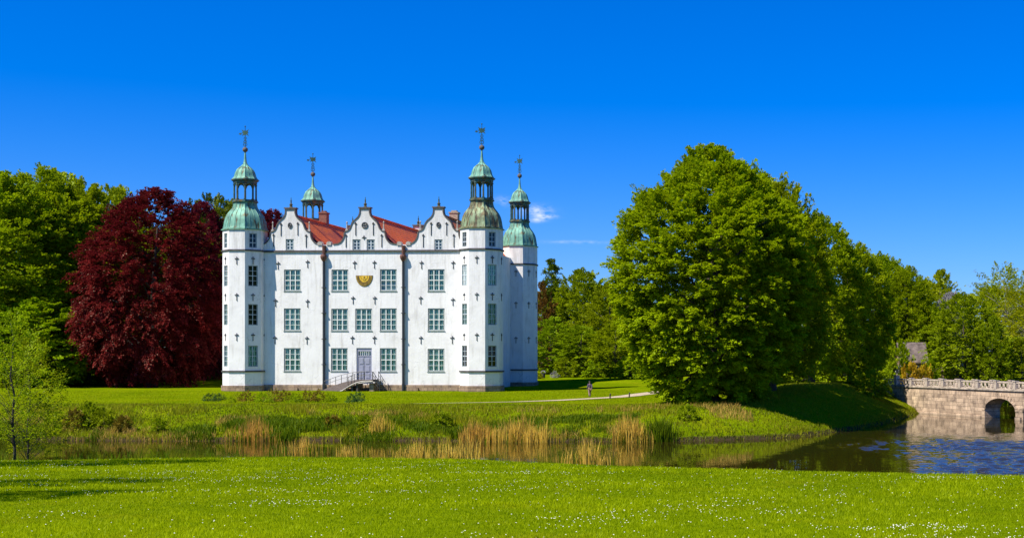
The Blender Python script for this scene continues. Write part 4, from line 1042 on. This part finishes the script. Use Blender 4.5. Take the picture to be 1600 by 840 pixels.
tree('copper', 'copper_beech', 'dark red tree top showing between the left tower and first gable', 'tree', 424, 232, 330, 52, rz=2.6)
tree('copper', 'copper_beech', 'dark red tree between the copper beech and the castle tower', 'tree', 318, 204, 318, 55, rz=4.0)
PG = 'pines behind the copper beech'
tree('pine', 'pine_tree', 'flat topped pine between copper beech and left tower', 'tree', 330, 250, 307, 42, PG)
tree('pine', 'pine_tree', 'flat topped pine directly left of the left tower dome', 'tree', 362, 262, 318, 34, PG)
tree('mid', 'maple_tree', 'green tree low behind the pines left of the tower', 'tree', 340, 240, 380, 45, None, 'leaf_deep')
# ---- right of the castle, behind the lawn
WG = 'trees of the wood right of the castle'
tree('fir', 'fir_tree', 'pointed dark fir beside the right rear tower', 'tree', 861, 240, 404, 32)
tree('mid2', 'cherry_plum_tree', 'reddish brown tree tucked between the rear tower and the fir', 'tree', 846, 226, 446, 22, None, 'leaf_russet')
tree('mid', 'maple_tree', 'broad yellow green tree in the middle of the wood right of the castle', 'tree', 912, 236, 424, 48, WG)
tree('mid2', 'maple_tree', 'rounded green tree in the wood just left of the largest tree', 'tree', 955, 226, 446, 44, WG)
tree('mid', 'maple_tree', 'green tree hidden in part behind the left side of the largest tree', 'tree', 992, 218, 470, 42, WG, 'leaf_lime')
tree('mid2', 'maple_tree', 'low leafy tree at the lawn edge next to the rear tower', 'tree', 862, 214, 498, 34, WG)
tree('mid', 'maple_tree', 'low leafy tree at the lawn edge below the broad yellow green tree', 'tree', 908, 212, 510, 36, WG)
tree('mid2', 'maple_tree', 'low leafy tree at the lawn edge left of the largest tree', 'tree', 962, 206, 505, 36, WG, 'leaf_lime')
BG_ = 'bushes along the edge of the wood'
for px, Y, top, half, lab in ((885, 206, 562, 18, 'round bush at the wood edge behind the castle shadow'), (935, 204, 566, 20, 'bush at the wood edge above the tower shadows'), (985, 200, 560, 22, 'bush at the wood edge beside the largest tree')):
    tree('bush', 'bush', lab, 'bush', px, Y, top, half, BG_)
tree('bush', 'bush', 'small bright yellow green clipped bush beside the rear tower foot', 'bush', 840, 203, 583, 7, None, 'leaf_yellow')
# ---- wood behind the bridge
FG = 'trees behind the bridge'
tree('mid2', 'maple_tree', 'yellow green tree above the house roof behind the bridge', 'tree', 1468, 226, 428, 42, FG, 'leaf_yellow')
tree('mid', 'blossom_tree', 'pale grey white blossoming tree showing between green trees', 'tree', 1486, 212, 459, 26, None, 'leaf_blossom')
tree('mid', 'maple_tree', 'dense green tree standing just behind the stone balustrade', 'tree', 1506, 190, 462, 52, FG)
tree('mid2', 'maple_tree', 'small rounded green tree right of the dense tree behind the balustrade', 'tree', 1550, 186, 500, 32, FG)
tree('airy', 'ash_tree', 'tall airy tree with branches showing at the right edge', 'tree', 1570, 208, 416, 56, FG)
tree('airy', 'ash_tree', 'airy yellow green tree cut by the right edge of the photo', 'tree', 1612, 196, 430, 48, FG)
tree('mid', 'maple_tree', 'low green tree behind the last balustrade panels', 'tree', 1596, 188, 528, 38, FG)
tree('deep', 'beech_tree', 'dark tree deep in the wood behind the airy trees', 'tree', 1560, 250, 448, 75, FG)
tree('mid', 'maple_tree', 'dark green tree between the house and the dense tree', 'tree', 1455, 208, 480, 36, FG, 'leaf_deep')
tree('deep', 'beech_tree', 'dark tree deep in the wood behind the house', 'tree', 1440, 262, 442, 70, FG)
tree('bush', 'bush', 'orange yellow bush in front of the brick house wall', 'bush', 1422, 184, 571, 15, None, 'leaf_autumn')
tree('bush', 'bush', 'second orange yellow bush by the brick annex corner', 'bush', 1444, 186, 574, 13, None, 'leaf_autumn')
tree('bush', 'bush', 'tall green bush hiding the left end of the house', 'bush', 1404, 186, 540, 20, None, 'leaf_lime')
tree('bush', 'bush', 'green climbing bush on the corner of the brick house', 'bush', 1458, 189, 558, 12, None, 'leaf_lime')
tree('bush', 'bush', 'dark rounded bush on the bank at the bridge end', 'bush', 1366, 152, 583, 22, None, 'leaf_deep')
tree('bush', 'bush', 'dark bush in the shade under the bank row', 'bush', 1345, 158, 588, 24, None, 'leaf_deep')
# far wood closing the view behind everything
DG = 'far wood trees behind the castle grounds'
for px, Y, top, half, lab in ((-180, 240, 290, 120, 'far dark tree beyond the left edge of the photo'), (1020, 270, 455, 70, 'far dark tree seen beside the left side of the largest tree'), (930, 275, 445, 70, 'far dark tree behind the yellow green trees right of the castle'),
                              (870, 280, 450, 60, 'far dark tree behind the fir'), (1120, 275, 440, 80, 'far dark tree behind the largest tree'), (1230, 270, 440, 80, 'far dark tree behind the second tree of the bank row'), (1340, 265, 440, 80, 'far dark tree behind the fourth tree of the bank row'), (1660, 250, 440, 80, 'far dark tree beyond the right edge of the photo'),
                              (20, 262, 300, 120, 'far dark tree behind the wood at the left edge'), (290, 262, 340, 80, 'far dark tree behind the copper beech')):
    tree('deep', 'beech_tree', lab, 'tree', px, Y, top, half, DG)
tree('mid', 'hedge_tree', 'dark thicket filling the gap behind the red trees beside the castle', 'tree', 330, 215, 480, 40, None, 'leaf_deep')
for px, Y, top, half, lab in ((1180, 178, 545, 45, 'dark thicket in the shade between the largest tree and its neighbour'), (1250, 185, 548, 45, 'dark thicket behind the trunks of the bank row'), (1320, 190, 550, 45, 'dark thicket behind the far trunks of the bank row')):
    tree('bush', 'bush', lab, 'bush', px, Y, top, half, 'thickets behind the bank row', 'leaf_deep')
# slim young trees in the left foreground, and trees just outside the frame that shade the lawn
YG = 'slim young trees on the near bank at left'
def onlip(px, py): Y = 1.85 * F / (py - HY - .051 * F); return wx(px, Y), Y
for px, py, top, half, lab in ((21, 719, 493, 62, 'taller slim young tree with sparse yellow green leaves on the near bank'), (46, 717, 528, 58, 'shorter slim young tree with sparse leaves on the near bank, right of the taller one')):
    x, y = onlip(px, py); y += .8
    tree('young', 'young_tree', lab, 'tree', px, y, top, half, YG)
for X, Y, h, r, lab in ((-38, 58, 16.5, 3.0, 'slim tree just outside the left edge, casting the upper lawn shadow'), (-30.4, 36.2, 16.5, 2.3, 'slim tree outside the left edge, casting the middle lawn shadow'), (-26.7, 29.8, 14.5, 1.9, 'slim tree outside the left edge, casting the lower lawn shadow')):
    t_ = tree('airy', 'maple_tree', lab, 'tree', 0, Y, None, None, 'trees outside the left edge', X=X); t_.scale = (r / 8 * 1.35, r / 8 * 1.35, h / 22)

for px, Y, h, half, lk, lab in ((116, 109, 1.7, 14, 'leaf_brown', 'brownish wild shrub on the far bank beside the young trees'), (138, 110, 1.9, 16, 'leaf_deep', 'dark green wild shrub on the far bank left of the copper beech'), (163, 109.5, 1.5, 14, 'leaf_mid', 'green wild shrub on the far bank below the copper beech'),
                             (192, 108.5, 1.2, 13, 'leaf_brown', 'low brownish wild shrub near the water below the copper beech'), (247, 108, 1.0, 12, 'leaf_deep', 'low dark wild shrub at the water edge below the copper beech trunk'), (1074, 111, 1.1, 13, 'leaf_deep', 'small dark shrub alone on the sunny bank below the largest tree'),
                             (575, 109, 1.2, 15, 'leaf_deep', 'dark wild shrub on the bank below the castle door'), (690, 110, 1.0, 14, 'leaf_mid', 'green wild shrub on the bank left of the orange reeds'), (520, 110, .9, 12, 'leaf_brown', 'brownish wild shrub on the bank below the footbridge foot')):
    t_ = tree('bush', 'wild_shrub', lab, 'shrub', px, Y, None, half, 'wild shrubs on the far bank', lk); t_.scale = (half * Y / F / 2.4, half * Y / F / 2.4, h / 3)
# ---- flower bed
for px, py, h, half, key, leafk, nm, lab, cat in (
    (329, 627, .75, 10, 'bed', 'leaf_blue', 'perennial_plant', 'blue green leafy plant at the left end of the flower bed', 'plant'),
    (343, 625.5, .65, 9, 'bed', 'leaf_blue', 'perennial_plant', 'second blue green leafy plant at the left end of the bed', 'plant'),
    (361, 629, .55, 7, 'bed', 'leaf_deep', 'perennial_plant', 'small dark green plant right of the blue green plants', 'plant'),
    (370, 625, .7, 8, 'bed', 'leaf_yellow', 'perennial_plant', 'yellowish plant in front of the left tower', 'plant'),
    (386, 628, 1.0, 10, 'bed', 'leaf_brown', 'low_shrub', 'brownish shrub below the left tower, first of the flower bed', 'shrub'),
    (412, 629, .9, 11, 'bed', 'leaf_mid', 'low_shrub', 'green shrub between two brownish shrubs in the flower bed', 'shrub'),
    (428, 628, 1.15, 12, 'bed', 'leaf_brown', 'low_shrub', 'tallest brownish shrub in the middle of the flower bed', 'shrub'),
    (445, 627, 1.0, 10, 'bed', 'leaf_brown', 'low_shrub', 'brownish shrub right of the tallest one in the flower bed', 'shrub'),
    (461, 629, .8, 10, 'bed', 'leaf_mid', 'low_shrub', 'low green shrub halfway along the flower bed', 'shrub'),
    (481, 628, 1.0, 11, 'bed', 'leaf_brown', 'low_shrub', 'brownish shrub below the left downpipe', 'shrub'),
    (498, 627.5, 1.05, 11, 'bed', 'leaf_brown', 'low_shrub', 'brownish shrub below the foot of the footbridge', 'shrub'),
    (515, 628, .8, 9, 'bed', 'leaf_mid', 'low_shrub', 'dark green shrub ending the row of brownish shrubs', 'shrub'),
    (549, 629.5, .8, 8, 'bed', 'leaf_blue', 'perennial_plant', 'blue green plant standing apart below the castle door', 'plant'),
    (560, 628, .95, 9, 'bed', 'leaf_blue', 'perennial_plant', 'rightmost blue green plant of the flower bed', 'plant')):
    Y = CZ * F / (py - HY); t_ = tree(key, nm, lab, cat, px, Y, None, half, 'plants of the flower bed', leafk); t_.scale = (half * Y / F / .9, half * Y / F / .9 * .8, h / .9 * .9)

# ---- grasses
def blades(name, X, Y, h, w, lean, key, tint, kind=None, parent=None, z=None, curve=False, origin=None):
    n = len(X); Z = height(X, Y) - .02 if z is None else z
    a = rng.uniform(0, 2 * PI, n); q = rng.uniform(-.9, .9, n)           # width axis roughly across the view
    B = np.stack([X, Y, Z], 1); wv = np.stack([np.cos(q), np.sin(q), np.zeros(n)], 1) * (w * .5)[:, None]
    off = np.stack([np.cos(a), np.sin(a), np.zeros(n)], 1) * (lean * h)[:, None]; up = np.array([0, 0, 1.]) * h[:, None]
    if origin is not None: B = B - np.array(origin)
    if curve:
        m_ = B + off * .3 + up * .6; t_ = B + off + up * .97
        Q = np.stack([B - wv, B + wv, m_ + wv * .75, m_ - wv * .75, m_ - wv * .75, m_ + wv * .75, t_ + wv * .12, t_ - wv * .12], 1).reshape(-1, 3)
        me = np_mesh(name, Q, 4, [key], np.repeat(tint, 2))
    else:
        t_ = B + off + up; me = np_mesh(name, np.stack([B - wv, B + wv, t_], 1).reshape(-1, 3), 3, [key], tint)
    o = link(name, me, parent, origin)
    if kind: tag(o, kind=kind)
    return o
# mown lawn on the near side
N = 420000; u = rng.random(N); Y = (19.0 ** .45 + u * (82.0 ** .45 - 19.0 ** .45)) ** (1 / .45); X = rng.uniform(-.565, .232, N) * Y
ok_ = (sdist(X, Y) > .3); X, Y = X[ok_], Y[ok_]; n = len(X)
pat = vnoise(X * .35, Y * .22, 21) * .45 + vnoise(X * 1.3, Y * .9, 22) * .3 + vnoise(X * 3.1, Y * 2.2, 23) * .25; pat = np.clip((pat - .5) * 1.7 + .5, 0, 1)
tint = np.clip(pat * .9 + rng.random(n) * .5 - .2, 0, 1)
blades('lawn_grass', X, Y, rng.uniform(.03, .07, n) * (.6 + .9 * pat * (1 + 1.2 * (rng.random(n) < .04))) * (1 + .012 * (Y - 20)), .011 * (Y / 20) * rng.uniform(.7, 1.4, n), rng.uniform(.1, .9, n), 'blade_lawn', tint, 'stuff')
# shaggy lip of the near lawn and its bank
N = 60000; X = rng.uniform(-62, 30, N); Y = rng.uniform(40, 92, N); sd = sdist(X, Y); ok_ = (sd > -.1) & (sd < 4.5) & (Y < 95) & (X > -.57 * Y) & (X < .25 * Y); X, Y = X[ok_], Y[ok_]; n = len(X)
left = sstep(-22, -34, X)
hb = rng.uniform(.10, .22, n) + left * rng.uniform(.15, .75, n) * (vnoise(X * .5, Y * .5, 31) > .3)
blades('bank_grass', X, Y, hb, rng.uniform(.02, .05, n), rng.uniform(.1, .6, n), 'blade_bank', np.clip(rng.random(n) * .7 + .2 * (1 - left), 0, 1), 'stuff')
# castle island: mown terrace and the rough bank
N = 150000; X = rng.uniform(-82, 8, N); Y = 104 + 66 * rng.random(N) ** 1.5; sd = sdist(X, Y); ok_ = (sd > 13) & (X > -.57 * Y) & (X < 6); X, Y = X[ok_], Y[ok_]; n = len(X)
blades('terrace_grass', X, Y, rng.uniform(.03, .09, n), rng.uniform(.05, .1, n), rng.uniform(.2, .9, n), 'blade_lawn', np.clip(vnoise(X * .3, Y * .12, 41) * .6 + rng.random(n) * .4, 0, 1), 'stuff')
N = 330000; X = rng.uniform(-82, 26, N); Y = rng.uniform(104, 172, N); sd = sdist(X, Y); ok_ = (sd > -.15) & (sd < 15) & (X > -.57 * Y) & (Y < 172); X, Y, sd = X[ok_], Y[ok_], sd[ok_]; n = len(X)
rough = sstep(9, -2, X) * (1 - sstep(9, 15, sd)); tuft = vnoise(X * .45, Y * .45, 51) * .6 + vnoise(X * 1.4, Y * 1.4, 52) * .4
hb = .07 + .10 * rng.random(n) + rough * (.06 + 1.25 * np.clip(tuft - .44, 0, 1) * rng.uniform(.5, 1.4, n)) + .25 * (sd < 1) * rng.random(n)
blades('rough_grass', X, Y, hb, rng.uniform(.03, .085, n), rng.uniform(.1, .75, n), 'blade_rough', np.clip((vnoise(X * .16, Y * .35, 55) * .55 + tuft * .5 - .12) * rough + .42 * (1 - rough) + rng.random(n) * .42 - .2, 0, 1), 'stuff')
N = 60000; X = rng.uniform(-62, 6, N); sdw = rng.uniform(.0, 10, N); Y = 105.6 + sdw; pz = vnoise(X * .22 + 3, Y * .25, 65) * .7 + vnoise(X * 1.1, Y * .8, 66) * .3
ok_ = (pz > np.where(sdw < 1.2, .40, .60)) & (X > -.56 * Y) & (sdist(X, Y) > -.1) & ((X < -8) | (sdw > 6)) & (rng.random(N) < .55); X, Y = X[ok_], Y[ok_]; n = len(X)
blades('dry_grass', X, Y, rng.uniform(.2, .6, n), rng.uniform(.02, .05, n), rng.uniform(.15, .8, n), 'blade_dry', rng.random(n), 'stuff', curve=True)
# tall herbs and weeds in patches on the bank
N = 52000; X = rng.uniform(-62, -8, N); sdw = rng.uniform(.1, 7, N); Y = 106 + sdw; ok_ = (vnoise(X * .28, Y * .3, 61) * .6 + vnoise(X * .9, Y * .9, 64) * .4 > .46 + .22 * rng.random(N)) & (X > -.56 * Y); X, Y = X[ok_], Y[ok_]; n = len(X)
blades('tall_weeds', X, Y, rng.uniform(.3, .85, n) * (.5 + .9 * vnoise(X * .6, Y * .6, 63)) * (1 - .05 * (Y - 106)), rng.uniform(.03, .09, n), rng.uniform(.1, .5, n), 'blade_bank', np.clip(rng.random(n) * .6, 0, 1), 'stuff', curve=True)
# reeds: dry golden clumps, each one a thing
RGP = 'dry reed clumps in the moat'
def reeds(label, px, Y, halfw, depth, n, hmin, hmax, green=.12):
    X0 = wx(px, Y); z0 = WZ if sdist(np.array([X0]), np.array([Y]))[0] < 0 else gz(X0, Y)
    hw = halfw * Y / F; x = X0 + np.clip(rng.normal(0, .5, n), -1.2, 1.2) * hw; y = Y + rng.uniform(-depth, depth, n)
    zz = np.maximum(height(x, y), WZ - .05) - .03; h = rng.uniform(hmin, hmax, n) * (.45 + .75 * vnoise(x * .9, y * .5, 81)) * (1.08 - .35 * np.abs((x - X0) / hw) ** 2)
    kp = rng.random(n) < .16 + .95 * vnoise(x * 1.3, y * .6, 82); x, y, zz, h = x[kp], y[kp], zz[kp], h[kp]; n = len(x)
    t_ = thing('reed_clump', label, 'reeds', (X0, Y, z0), 0, RGP)
    g_ = rng.random(n) < green
    blades('stems', x[~g_], y[~g_], h[~g_], rng.uniform(.018, .05, (~g_).sum()), rng.uniform(.02, .28, (~g_).sum()), 'blade_reed', rng.random((~g_).sum()), parent=t_, z=zz[~g_], curve=True, origin=(X0, Y, z0)).location = (0, 0, 0)
    if g_.sum(): blades('green_leaves', x[g_], y[g_], h[g_] * .6, rng.uniform(.03, .07, g_.sum()), rng.uniform(.05, .5, g_.sum()), 'blade_bank', rng.random(g_.sum()) * .7, parent=t_, z=zz[g_], curve=True, origin=(X0, Y, z0)).location = (0, 0, 0)
for a_ in (('golden reed clump on the far bank below the left tower', 395, 106.5, 36, .9, 800, 1.0, 2.0, .35),
           ('thin reed clump in the near water below the first castle windows', 472, 92, 34, 1.6, 300, .8, 1.6, .3),
           ('narrow reed clump in the near water below the castle door', 545, 90, 22, 1.5, 240, .8, 1.5, .25),
           ('pale reed clump in the near water below the right downpipe', 645, 86, 30, 1.6, 380, 1.0, 1.9, .2),
           ('dense pale reed clump in the near water below the right front tower', 715, 84, 40, 1.8, 560, 1.1, 2.1, .2),
           ('orange reed clump on the far bank below the right front tower', 748, 105.5, 26, 1.0, 700, 1.2, 2.5, .12),
           ('broad orange reed clump on the far bank below the right rear tower', 822, 105, 50, 1.2, 1050, 1.2, 2.6, .15),
           ('tall pale reed clump in open water right of the castle', 915, 81, 46, 1.8, 600, 1.0, 2.2, .28),
           ('golden reed clump on the far bank left of the largest tree', 985, 105.2, 30, .9, 700, 1.0, 2.3, .25),
           ('sparse yellow reeds on the far bank near the castle door', 592, 108, 18, .8, 260, .8, 1.9, .3)):
    reeds(*a_)
tag(thing('rush_clump', 'dark green rush clump at the water edge left of the largest tree', 'rushes', (0, 0, 0)), group=None)
ro = bpy.data.objects['rush_clump']; x0, y0 = wx(1030, 105.6), 105.6; ro.location = (x0, y0, WZ)
n = 420; x = x0 + rng.normal(0, .5, n) * 1.0; y = y0 + rng.uniform(-.6, .8, n)
blades('leaves', x, y, rng.uniform(.7, 1.8, n), rng.uniform(.04, .08, n), rng.uniform(.05, .4, n), 'blade_bank', rng.random(n) * .45, parent=ro, z=np.maximum(height(x, y), WZ) - .02, curve=True, origin=(x0, y0, WZ)).location = (0, 0, 0)
# daisies scattered over the near lawn
N = 60000; u = rng.random(N); Y = (20.0 ** .3 + u * (70.0 ** .3 - 20.0 ** .3)) ** (1 / .3); X = rng.uniform(-.56, .225, N) * Y
pt_ = vnoise(X * .30 + 7, Y * .42, 71) * .55 + vnoise(X * .9, Y * 1.2, 72) * .45
ok_ = (sdist(X, Y) > 6) & (rng.random(N) < .014 + 1.3 * np.clip(pt_ - .58, 0, 1) ** 1.1); X, Y = X[ok_], Y[ok_]; n = len(X)
hh = rng.uniform(.05, .09, n); Z = height(X, Y) + hh; r_ = rng.uniform(.007, .0145, n) * (1 + (Y - 20) * .006)
th_ = np.linspace(0, 2 * PI, 7)[:-1]; V = []
c0 = np.stack([X, Y, Z + r_ * .7], 1)
for k in range(6):
    a0, a1 = th_[k], th_[(k + 1) % 6]
    V.append(np.stack([c0, np.stack([X + r_ * math.cos(a0), Y + r_ * math.sin(a0), Z], 1), np.stack([X + r_ * math.cos(a1), Y + r_ * math.sin(a1), Z], 1)], 1))
V = np.concatenate(V, 0).reshape(-1, 3)
tag(link('daisies', np_mesh('daisies', V, 3, ['daisy_white'])), kind='stuff')

# ------------------------------------------------------------------ small things on the terrace
SG = 'short dark stakes along the gravel path'
for px, py, lab in ((953, 622, 'short dark stake beside the path, the left one of two'), (983, 620, 'short dark stake beside the path, the right one near the largest tree')):
    Y = CZ * F / (py - HY); X = wx(px, Y); t_ = thing('path_stake', lab, 'stake', (X, Y, gz(X, Y)), 0, SG)
    mb = MB(); mb.tube([(0, 0, -.1), (.03, 0, .42)], .07, 7); mb.build('post', 'stake_wood', t_); mb = MB(); mb.tube([(.03, 0, .42), (.1, 0, .52)], [.1, .06], 7); mb.build('cap', 'stake_wood', t_)
Y = 205.; X = wx(849, Y); t_ = thing('litter_bin', 'dark bin with a pale rounded hood beside the yellow green bush', 'bin', (X, Y, gz(X, Y)))
mb = MB(); mb.lathe([(.0, 0), (.26, 0), (.30, .75), (0, .75)], 14); mb.build('body', 'bin_dark', t_)
mb = MB()
for q0, q1 in zip(np.linspace(0, PI, 13)[:-1], np.linspace(0, PI, 13)[1:]):
    f = lambda q, r: (r * math.cos(q), .75 + r * 1.05 * math.sin(q))
    o_ = [f(q0, .36), f(q1, .36), f(q1, .26), f(q0, .26)]; mb.prism(o_, -.28, .28)
mb.build('hood', 'bin_grey', t_)
Y = 204.; X = wx(866.5, Y); t_ = tree('bed', 'flowering_shrub', 'tiny white flowering shrub in front of the dark wood edge', 'shrub', 866.5, Y, None, 5, None, 'leaf_blossom')

# person walking on the lawn
def skin_fig(name, verts, edges, radii, key, parent, root=0, sub=2):
    me = bpy.data.meshes.new(name); me.from_pydata(verts, edges, []); o = bpy.data.objects.new(name, me); COL.objects.link(o)
    md = o.modifiers.new('s', 'SKIN'); md.use_smooth_shade = True; sb = o.modifiers.new('b', 'SUBSURF'); sb.levels = sb.render_levels = sub
    for i, r in enumerate(radii):
        sv = me.skin_vertices[0].data[i]; sv.radius = (r, r) if not isinstance(r, tuple) else r; sv.use_root = (i == root)
    dg = bpy.context.evaluated_depsgraph_get(); m2 = bpy.data.meshes.new_from_object(o.evaluated_get(dg)); bpy.data.objects.remove(o)
    m2.materials.clear(); m2.materials.append(M[key]); return link(name, m2, parent)
Y = 143.4; X = wx(921.5, Y); pr = thing('person', 'person in purple jacket and tan trousers walking on the lawn beside the path', 'person', (X, Y, gz(X, Y)), R(200))
J = {'pelvis': (0, 0, .86), 'waist': (0, 0, 1.0), 'chest': (0, -.02, 1.2), 'neck': (0, -.03, 1.38), 'nape': (0, -.04, 1.45), 'head': (0, -.055, 1.52), 'crownp': (0, -.05, 1.60)}
verts, edges, rad, idx = [], [], [], {}
def jv(n_, p, r, par=None):
    idx[n_] = len(verts); verts.append(p); rad.append(r)
    if par: edges.append((idx[par], idx[n_]))
jv('pelvis', J['pelvis'], .125); jv('waist', J['waist'], .115, 'pelvis'); jv('chest', J['chest'], (.15, .11), 'waist'); jv('neck', J['neck'], .06, 'chest'); jv('nape', J['nape'], .055, 'neck'); jv('head', J['head'], (.085, .1), 'nape'); jv('crownp', J['crownp'], (.06, .07), 'head')
for s_, n_ in ((-1, 'l'), (1, 'r')):
    st_ = .20 * s_
    jv('sh' + n_, (.17 * s_, -.02, 1.32), .06, 'chest'); jv('el' + n_, (.22 * s_, .04 - st_ * .4, 1.06), .045, 'sh' + n_); jv('wr' + n_, (.22 * s_, -.06 - st_ * .8, .84), .03, 'el' + n_); jv('pm' + n_, (.22 * s_, -.09 - st_ * .9, .77), .032, 'wr' + n_)
    for k, (dx_, ln_) in enumerate(((-.025, .07), (-.009, .08), (.008, .078), (.024, .06))):
        jv(f'f{n_}{k}', (.22 * s_ + dx_ * .6, -.10 - st_ * .9 + dx_, .745), .0095, 'pm' + n_); jv(f'g{n_}{k}', (.215 * s_ + dx_ * .6, -.105 - st_ * .9 + dx_, .745 - ln_), .008, f'f{n_}{k}')
    jv('th' + n_, (.20 * s_ - .03 * s_, -.14 - st_ * .9, .76), .010, 'pm' + n_)
    jv('hp' + n_, (.09 * s_, 0, .80), .095, 'pelvis'); jv('kn' + n_, (.10 * s_, -.03 + st_ * .55, .46), .062, 'hp' + n_); jv('an' + n_, (.10 * s_, .03 + st_ * 1.0, .10), .042, 'kn' + n_); jv('to' + n_, (.11 * s_, -.10 + st_ * 1.0, .045), .04, 'an' + n_)
skin_fig('body', verts, edges, rad, 'skin', pr)
def sub(names, grow, key, nm, root):
    vs = [verts[idx[n_]] for n_ in names]; es = [(names.index(a), names.index(b)) for a in names for b in names if (idx[a], idx[b]) in edges]
    rr = [tuple(x + grow for x in (rad[idx[n_]] if isinstance(rad[idx[n_]], tuple) else (rad[idx[n_]],) * 2)) for n_ in names]
    return skin_fig(nm, vs, es, rr, key, pr, names.index(root))
sub(['pelvis', 'waist', 'chest', 'neck', 'shl', 'ell', 'wrl', 'shr', 'elr', 'wrr'], .022, 'jacket_purple', 'jacket', 'pelvis')
sub(['pelvis', 'hpl', 'knl', 'anl', 'hpr', 'knr', 'anr'], .02, 'trousers_tan', 'trousers', 'pelvis')
for n_ in 'lr':
    a_, b_ = verts[idx['an' + n_]], verts[idx['to' + n_]]; skin_fig('shoe', [(a_[0], a_[1] + .05, .05), b_], [(0, 1)], [.055, .05], 'shoe_dark', pr)
skin_fig('hair', [(0, .0, 1.49), (0, -.02, 1.58), (0, -.06, 1.625)], [(0, 1), (1, 2)], [.075, .095, .075], 'hair_dark', pr, 1)
mb = MB(); mb.tube([(0, -.135, 1.55), (0, -.175, 1.515), (0, -.15, 1.50)], [.012, .016, .01], 6); mb.build('nose', 'skin', pr)
